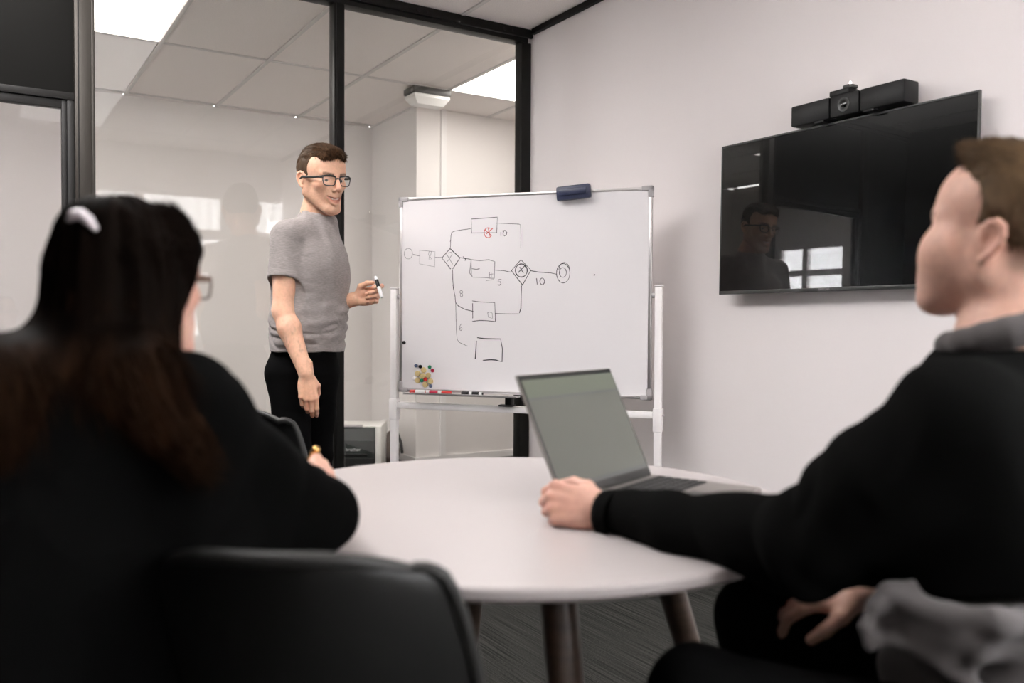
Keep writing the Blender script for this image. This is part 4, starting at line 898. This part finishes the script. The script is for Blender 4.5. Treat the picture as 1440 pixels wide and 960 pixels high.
FB.run(hand_prims(HBR, [(22, 28, 14), (20, 26, 12), (20, 26, 12), (24, 28, 14)], [(.042, .034, -.014), (.060, .062, -.024), (.066, .086, -.032)], spread=.15))
v, q = FB.polys(); lp = loc(hB, v); tint = np.tile(SKB, (len(v), 1)); hm = (lp[:, 2] > -.15) & (np.abs(lp[:, 0]) < .12) & (np.abs(lp[:, 1]) < .13)
def fadeB(p, n):
    x, y, z = p.T; return np.clip((-.020 - y) / .02, 0, 1) * np.clip((z + .045) / .02, 0, 1) * .75
tint[hm] = head_tint(lp[hm], stubble=.25, base=SKB, fade=((.16, .10, .07), fadeB))
l2 = loc(HBL, v); m_ = np.exp(-(np.linalg.norm(l2 - [0, .10, -.01], axis=1) / .07) ** 2) * .4; tint = tint * (1 - m_[:, None]) + SKB * np.array([.98, .74, .72]) * m_[:, None]
npmesh('body', v, q, 'skinA', B, tint, base=B.location); eyes(B, hB, (0, 1, 0))
Fh = Field(hB[1] - .17, hB[1] + .19, .0035)
Fh.run([ell((0, -.012, .052), (.082, .104, .088), k=.01), ell((0, .035, .118), (.055, .055, .026), k=.03), ell((0, .128, .036), (.082, .106, .108), k=.012, op='s'), plane((0, -.03, -.02), (0, .50, -1), k=.006), ell((0, .085, -.03), (.12, .090, .06), k=.01, op='s')], hB)
for s in (-1, 1): Fh.run([ell((s * .085, -.004, -.004), (.022, .030, .034), k=.006, op='s'), ell((s * .080, .062, .035), (.030, .048, .060), k=.006, op='s')], hB)
v, q = Fh.polys(); nr = vnormals(v, q); lp = loc(hB, v); v = v + nr * (vnoise(lp * [110, 30, 60]) * .002)[:, None]
tB = np.clip((lp[:, 2] - .02) / .06, 0, 1)[:, None]; hcB = np.array([.085, .052, .026]) * tB + np.array([.15, .10, .065]) * (1 - tB)
hairB = npmesh('hair', v, q, 'hairA', B, hcB * (1 + .3 * vnoise(lp * [160, 50, 60]))[:, None], base=B.location)
fwd2 = hB[0] @ np.array([0, .9, .35]); dn2 = hB[0] @ np.array([0, -.3, -1.0])
def flowB(p, n):
    l = loc(hB, p); t = np.clip((l[:, 2] - .08) / .04, 0, 1)[:, None]; f = fwd2 * t + dn2 * (1 - t); return f - n * (f * n).sum(1)[:, None] * .6
strands('hair_strands', hairB, B.location, v, nr, (lp[:, 2] > .0), 9000, .015, flowB, 'hairA', (.09, .055, .03), wid=.0010, lift=.002, jit=.16)
# sweatshirt
Fw = Field((.02, .74, .66), (1.06, 1.66, 1.16), .005)
Fw.run([cone(nbB + [.0, 0, -.11], (.665, 1.19, .80), .160, .190, k=.05), cone((.665, 1.19, .80), (.68, 1.16, .70), .190, .190, k=.05), cone(nbB + [.01, 0, -.095], shLB + [.01, 0, -.005], .082, .084, k=.04), cone(nbB + [.01, 0, -.095], shRB, .08, .078, k=.05), ell(nbB + [.04, 0, -.08], (.11, .13, .06), k=.04)])
midB = shLB * .5 + elLB * .5
Fw.run([cone(shLB, midB + [.0, 0, .0], .084, .084, k=.04), cone(midB, elLB, .086, .070, k=.03), cone(elLB, elLB * .4 + wrLB * .6, .070, .050, k=.03), cone(elLB * .4 + wrLB * .6, wrLB + [.012, 0, 0], .050, .041, k=.02)] + limb(shRB, elRB, wrRB, (.085, .068, .042)))
Fw.run([ell(wrLB + unit(wrLB - elLB) * .100, (.095, .095, .095), k=.006, op='s'), ell(nbB + np.array([-.015, .0, .085]), (.088, .088, .090), k=.01, op='s')])
hemn = unit([.16, -.10, -1]); Fw.run([plane((.66, 1.16, .755), hemn, k=.01)])
Fw.run(limb(shRB * .5 + elRB * .5, elRB, wrRB, (.07, .062, .042)))
Fw.run([ell(wrRB + unit(wrRB - elRB) * .096, (.09, .09, .09), k=.006, op='s')])
v, q = Fw.polys(); nr = vnormals(v, q); da_ = (v - shLB) @ unit(wrLB - shLB)
fo = (1 - abs(vnoise(np.stack([da_ * 16, v[:, 2] * 5, v[:, 1] * 5], 1) + vnoise(v * 5)[:, None]) * 2)) * .007 + vnoise(v * 11) * .005
v = v + nr * fo[:, None]; sw = npmesh('sweatshirt', v, q, 'sweat', B, base=B.location)
def cuff(c, d, r, m, par, l=.03, n=40, rib=.0012):
    bm = bmesh.new(); d = unit(d); a = unit(np.cross(d, [0, 0, 1])); b = np.cross(d, a); rings = []
    for t, rr2 in ((-l, r), (-l * .5, r * 1.02), (0, r * .97), (.003, r * .9), (0, r * .84)):
        rings.append([bm.verts.new(Vector(((c + d * t + (a * math.cos(2 * math.pi * k / n) + b * math.sin(2 * math.pi * k / n)) * (rr2 + (rib if k % 2 else 0))) @ RWM) - np.array(list(par.location)))) for k in range(n)])
    for x1, x2 in zip(rings, rings[1:]):
        for k in range(n): bm.faces.new((x1[k], x1[(k + 1) % n], x2[(k + 1) % n], x2[k]))
    return link('cuff', fin(bm, True, 60), m, par)
dW = unit(wrLB - elLB); cuff(wrLB + dW * .006, dW, .0395, 'sweat', B)
# grey under-hoodie: collar and hanging hem with a rolled edge
Fg = Field((.34, .76, .52), (1.02, 1.5, 1.16), .005)
Fg.run([cone((.69, 1.15, .76), (.70, 1.12, .56), .165, .205, k=.03), cone(nbB + [.035, -.02, -.02], nbB + [.03, -.02, -.075], .078, .115, k=.02), ell(nbB + [.085, -.02, -.01], (.085, .10, .045), k=.03)])
rc_ = [nbB + np.array([.000, 0, .045]) + fB * math.cos(a) * .078 + rB * math.sin(a) * .076 + np.array([0, 0, -.020 * math.cos(a)]) for a in np.linspace(0, 2 * math.pi, 17)]
Fg.run(chain(rc_, [.015 + .007 * (1 - math.cos(a)) / 2 for a in np.linspace(0, 2 * math.pi, 17)], k=.012) + [ell(nbB - fB * .085 + np.array([.01, 0, -.015]), (.06, .075, .04), k=.03)])
Fg.run([ plane((0, 0, .545), (0, 0, -1), k=.01)])
rp_ = [np.array(P(*p)) for p in ((1285, 815, 1.05), (1255, 832, 1.06), (1228, 856, 1.055), (1213, 882, 1.05), (1226, 903, 1.05), (1258, 903, 1.045), (1300, 922, 1.03), (1340, 948, 1.0), (1400, 990, .97))]
Fg.run([ell(P(1230, 881, 1.078), (.020, .02, .024), k=.01), ell(P(1250, 872, 1.085), (.03, .02, .03), k=.01)])
Fg.run(chain(rp_, [.008, .010, .011, .011, .011, .011, .012, .014, .016], k=.012)); Fg.run(chain([np.array(P(*p)) for p in ((1258, 838, 1.055), (1300, 858, 1.035), (1340, 868, 1.01), (1400, 876, .975), (1500, 872, 1.0))], [.009, .012, .014, .016, .018], k=.03)); Fg.run(chain([np.array(P(*p)) for p in ((1262, 878, 1.06), (1310, 896, 1.035), (1370, 912, .99), (1480, 915, 1.0))], [.008, .012, .014, .016], k=.025))
v, q = Fg.polys(); nr = vnormals(v, q); fo = (1 - abs(vnoise(np.stack([v[:, 0] * 3, v[:, 1] * 3, v[:, 2] * 17 + v[:, 0] * 9], 1)) * 2)) * .010 * (v[:, 2] < .8) + vnoise(v * 14) * .003
v = v + nr * fo[:, None]; npmesh('hoodie', v, q, 'greyfab', B, base=B.location)
def trousers(par, hips, knees, ankles, m='denim', pel=(0, 0, .5), rp=.15):
    lo = np.min(np.array(hips + knees + ankles), 0) - .2; hi = np.max(np.array(hips + knees + ankles), 0) + .2
    F = Field(lo, hi, .007); F.run([ell(pel, (rp, rp, .12), k=.05)])
    for h, kn, an in zip(hips, knees, ankles): F.run([cone(h, kn, .088, .066, k=.04), cone(kn, an, .066, .05, k=.03), plane((0, 0, an[2]), (0, 0, -1), k=.004) if False else ell((0, 0, -9), (.1, .1, .1))])
    F.run([plane((0, 0, min(a[2] for a in ankles)), (0, 0, -1), k=.004)])
    v, q = F.polys(); nr = vnormals(v, q); v = v + nr * (vnoise(v * 12) * .005)[:, None]; npmesh('trousers', v, q, m, par, base=par.location)
def shoes(par, ankles, d):
    d = unit(d)
    for a in ankles:
        F = Field(a - .25, a + .25, .007); g = np.array([a[0], a[1], 0])
        F.run([cone(g + [0, 0, .042] - d * .02, g + [0, 0, .042] + d * .06, .038, .040, k=.02), cone(g + [0, 0, .04] + d * .06, g + [0, 0, .03] + d * .17, .040, .030, k=.03), cone(g + [0, 0, .04], a + [0, 0, .02], .036, .042, k=.02), plane((0, 0, .004), (0, 0, -1), k=.004)])
        v, q = F.polys(); npmesh('shoe', v, q, 'shoe', par, base=par.location)
aB = [np.array([.26, 1.33, .09]), np.array([.42, 1.55, .09])]
trousers(B, [np.array([.62, 1.03, .53]), np.array([.72, 1.22, .53])], [np.array([.265, 1.20, .555]), np.array([.425, 1.48, .575])], aB, pel=(.69, 1.13, .55)); shoes(B, aB, [-.87, .5, 0])

# ---------------------------------------------------------------- C: the woman writing, seen from behind
fC = unit([.28, .96, 0])
C_ = empty('person', C2W(Vector((-.62, .90, 0))), 0, label='seated person at the left seen from behind, with long dark hair half tied back, writing', cat='person')
hC = HF((.42, .907), P(189, 407, 1.13), pitch=R_(1), roll=R_(2), s=.865)
nbC = np.array([-.535, 1.04, 1.02]); shRC = np.array([-.405, 1.06, .955]); shLC = np.array([-.76, 1.04, .965]); elRC = np.array([-.283, 1.275, .795]); wrRC = np.array([-.350, 1.49, .795])
elLC = np.array([-.80, 1.28, .80]); wrLC = np.array([-.60, 1.47, .775])
FCf = Field((-.90, .85, .60), (-.20, 1.70, 1.30), .0034)
FCf.run(head_prims(nose=.8, wid=.95), hC)
FCf.run([cone(xf(hC, (0, -.03, -.03)), nbC, .050, .056, k=.03), cone(nbC, (-.57, 1.0, .80), .052, .10, k=.03), cone(nbC + [0, 0, -.04], shRC, .05, .045, k=.02), cone(nbC + [0, 0, -.04], shLC, .05, .045, k=.02)])
FCf.run(limb(shRC, elRC, wrRC, (.045, .037, .024)) + limb(shLC, elLC, wrLC, (.045, .037, .024)))
x_, y_, z_ = basis_yz((.12, 1, .16), (.75, -.2, .62), 1)
if x_[2] * 0 + x_ @ np.array([-1, 0, .8]) < 0: x_ = -x_
HCR = (np.array([x_, y_, z_]).T, wrRC + [0, .006, .004], .90)
FCf.run(hand_prims(HCR, [(45, 50, 30), (55, 55, 30), (60, 60, 35), (62, 60, 35)], [(.040, .036, -.020), (.046, .066, -.034), (.036, .088, -.042)]))
x_, y_, z_ = basis_yz((.75, .62, -.05), (-.1, .1, 1), 1)
HCL = (np.array([-x_ if x_[1] > 0 else x_, y_, z_]).T, wrLC + [0.004, .006, -.008], .88)
FCf.run(hand_prims(HCL, [(10, 15, 8)] * 4, [(.046, .030, -.012), (.066, .050, -.014), (.078, .070, -.014)]))
v, q = FCf.polys(); lp = loc(hC, v); tint = np.tile(SKB, (len(v), 1)); hm = (lp[:, 2] > -.15) & (np.abs(lp[:, 0]) < .12) & (np.abs(lp[:, 1]) < .14); tint[hm] = head_tint(lp[hm], base=SKB)
npmesh('body', v, q, 'skinA', C_, tint, base=C_.location); eyes(C_, hC); glasses(C_, hC, 'frameg')
# jacket
Fj = Field((-1.0, .68, .50), (-.14, 1.62, 1.16), .0055)
Fj.run([cone(nbC + [-.02, -.02, -.10], (-.60, .97, .80), .125, .175, k=.06), cone((-.60, .97, .80), (-.63, .90, .56), .175, .18, k=.05), cone(nbC + [-.02, 0, -.055], shRC + [0, 0, -.005], .075, .070, k=.05), cone(nbC + [-.03, 0, -.055], shLC, .075, .080, k=.05), cone(shRC, (-.68, .98, .86), .08, .12, k=.06)])
Fj.run([cone(shRC, elRC * .5 + shRC * .5, .072, .056, k=.03), cone(elRC * .5 + shRC * .5, elRC, .056, .053, k=.03), cone(elRC, wrRC + [0, .0, 0], .053, .038, k=.03), cone((-.43, 1.06, .87), (-.42, 1.03, .58), .085, .12, k=.04), cone((-.42, 1.08, .84), (-.33, 1.22, .76), .07, .06, k=.04)] + limb(shLC, elLC, wrLC, (.078, .058, .042)))
Fj.run([ell(wrRC + unit(wrRC - elRC) * .10, (.10, .092, .10), k=.006, op='s'), ell(wrLC + unit(wrLC - elLC) * .095, (.09, .09, .09), k=.006, op='s'), ell(nbC + [0, .01, .06], (.062, .062, .062), k=.01, op='s')])
v, q = Fj.polys(); nr = vnormals(v, q); fo = (1 - abs(vnoise(np.stack([v[:, 0] * 5, v[:, 1] * 14, v[:, 2] * 9], 1)) * 2)) * .006 + vnoise(v * 10) * .004
v = v + nr * fo[:, None]; npmesh('jacket', v, q, 'cardi', C_, base=C_.location)
# hair
Fh = Field((-.98, .74, .66), (-.26, 1.30, 1.32), .0045)
Fh.run([ell((0, -.012, .048), (.083, .100, .090), k=.01), ell((0, .125, -.012), (.064, .075, .092), k=.012, op='s')], hC)
cl = np.array(P(130, 318, 1.035))
Fh.run([ell(cl + [.0, .02, -.004], (.042, .04, .038), k=.03), cone(cl + [-.004, .01, -.01], cl + [.0, .01, -.12], .034, .042, k=.03)])
Fh.run([cone(xf(hC, (.060, -.040, .01)), xf(hC, (.058, -.045, -.10)), .042, .044, k=.04), cone(xf(hC, (.073, .010, .045)), xf(hC, (.066, -.022, -.075)), .020, .022, k=.025), cone(xf(hC, (-.055, -.02, .0)), xf(hC, (-.050, -.03, -.10)), .030, .032, k=.03), cone(xf(hC, (0, -.06, .0)), xf(hC, (-.01, -.08, -.12)), .065, .065, k=.04)])
Fh.run([cone(xf(hC, (.050, .030, .100)), xf(hC, (.062, .044, .055)), .012, .012, k=.03), cone(xf(hC, (.062, .044, .055)), xf(hC, (.070, .022, .010)), .012, .011, k=.025), cone(xf(hC, (.030, .055, .108)), xf(hC, (.055, .052, .070)), .010, .010, k=.03)])
nape = xf(hC, (0, -.09, -.11))
Fh.run([cone(nape, (-.60, .92, .95), .070, .075, k=.03), cone((-.60, .92, .97), (-.66, .86, .78), .095, .085, k=.05), cone(nape + [.02, -.0, -.01], (-.44, 1.00, 1.005), .060, .050, k=.04), cone((-.44, 1.00, 1.005), (-.385, .985, .955), .050, .035, k=.04), cone(nape + [-.03, 0, -.02], (-.74, .95, 1.02), .045, .055, k=.02), cone((-.74, .95, 1.02), (-.82, .89, .82), .058, .05, k=.03)])
v, q = Fh.polys(); nr = vnormals(v, q); lp = loc(hC, v)
gr = np.where(lp[:, 2] > -.09, 0, 1)
ca_ = np.arctan2(v[:, 0] - nape[0], -(v[:, 1] - nape[1]) + .1); v = v + nr * (vnoise(np.stack([ca_ * 16, v[:, 2] * 3, v[:, 1] * 9], 1)) * .0035)[:, None]
low = np.clip((-.06 - lp[:, 2]) / .06, 0, 1)[:, None]; hcC = np.array([.005, .0032, .0024]) * (1 - low) + np.array([.022, .010, .005]) * low
hairC = npmesh('hair', v, q, 'hairW', C_, hcC * (1 + .6 * vnoise(np.stack([ca_ * 22, v[:, 2] * 4, v[:, 1] * 4], 1)))[:, None], base=C_.location)
def flowC(p, n):
    f = np.tile(np.array([0, -.05, -1.0]), (len(p), 1)); l = loc(hC, p); up_ = l[:, 2] > .0
    f[up_] = unit_rows(cl - p[up_]); side = (p[:, 2] < 1.07); f[side] = unit_rows(np.stack([(p[side, 0] + .58) * 3.2, -.25 * np.ones(side.sum()), -.8 * np.ones(side.sum())], 1)); return f - n * (f * n).sum(1)[:, None] * .9
def unit_rows(a): return a / (np.linalg.norm(a, axis=1)[:, None] + 1e-9)
strands('hair_strands', hairC, C_.location, v, nr, lp[:, 2] > .0, 6000, .030, flowC, 'hairW', (.007, .0045, .0035), wid=.0009, lift=.0, jit=.03, seg=4)
strands('hair_lengths', hairC, C_.location, v, nr, lp[:, 2] < .0, 9000, .06, flowC, 'hairW', (.018, .009, .005), wid=.0010, lift=.0, jit=.05, seg=4, seed=4)
Fp = Field(cl - .06, cl + .06, .0025); cr_ = unit([.9, -.3, -.2])
Fp.run(chain([cl + np.array(d_) for d_ in ((-.010, -.034, .004), (-.003, -.037, .009), (.006, -.038, .009), (.013, -.036, .003), (.017, -.030, -.005))], [.004, .0055, .006, .0055, .0045], k=.004))
v, q = Fp.polys(); npmesh('hair_clip', v, q, 'pearl', C_, base=C_.location)
aC = [np.array([-.60, 1.38, .09]), np.array([-.40, 1.40, .09])]
trousers(C_, [np.array([-.80, .90, .54]), np.array([-.62, .86, .54])], [np.array([-.62, 1.28, .53]), np.array([-.42, 1.27, .53])], aC, pel=(-.71, .88, .56)); shoes(C_, aC, [.28, .96, 0])
# her golden pen
pa, pb2 = np.array(P(431, 655, 1.60)), np.array(P(449, 624, 1.565)); pd_ = unit(pb2 - pa); pn = Ce('pen', Vector(pa), label='gold pen in the hand of the person writing at the left', cat='pen')
tubeo('barrel', [-Vector(pd_) * .06, Vector(pd_) * .030], .0065, 'gold', pn, 14); tubeo('pen_cap', [Vector(pd_) * .030, Vector(pd_) * .034, Vector(pd_) * .052, Vector(pd_) * .055], [.0065, .0072, .0072, .004], 'gold', pn, 14); tubeo('pen_tip', [-Vector(pd_) * .060, -Vector(pd_) * .078], [.0055, .001], 'plastic_black', pn, 12)
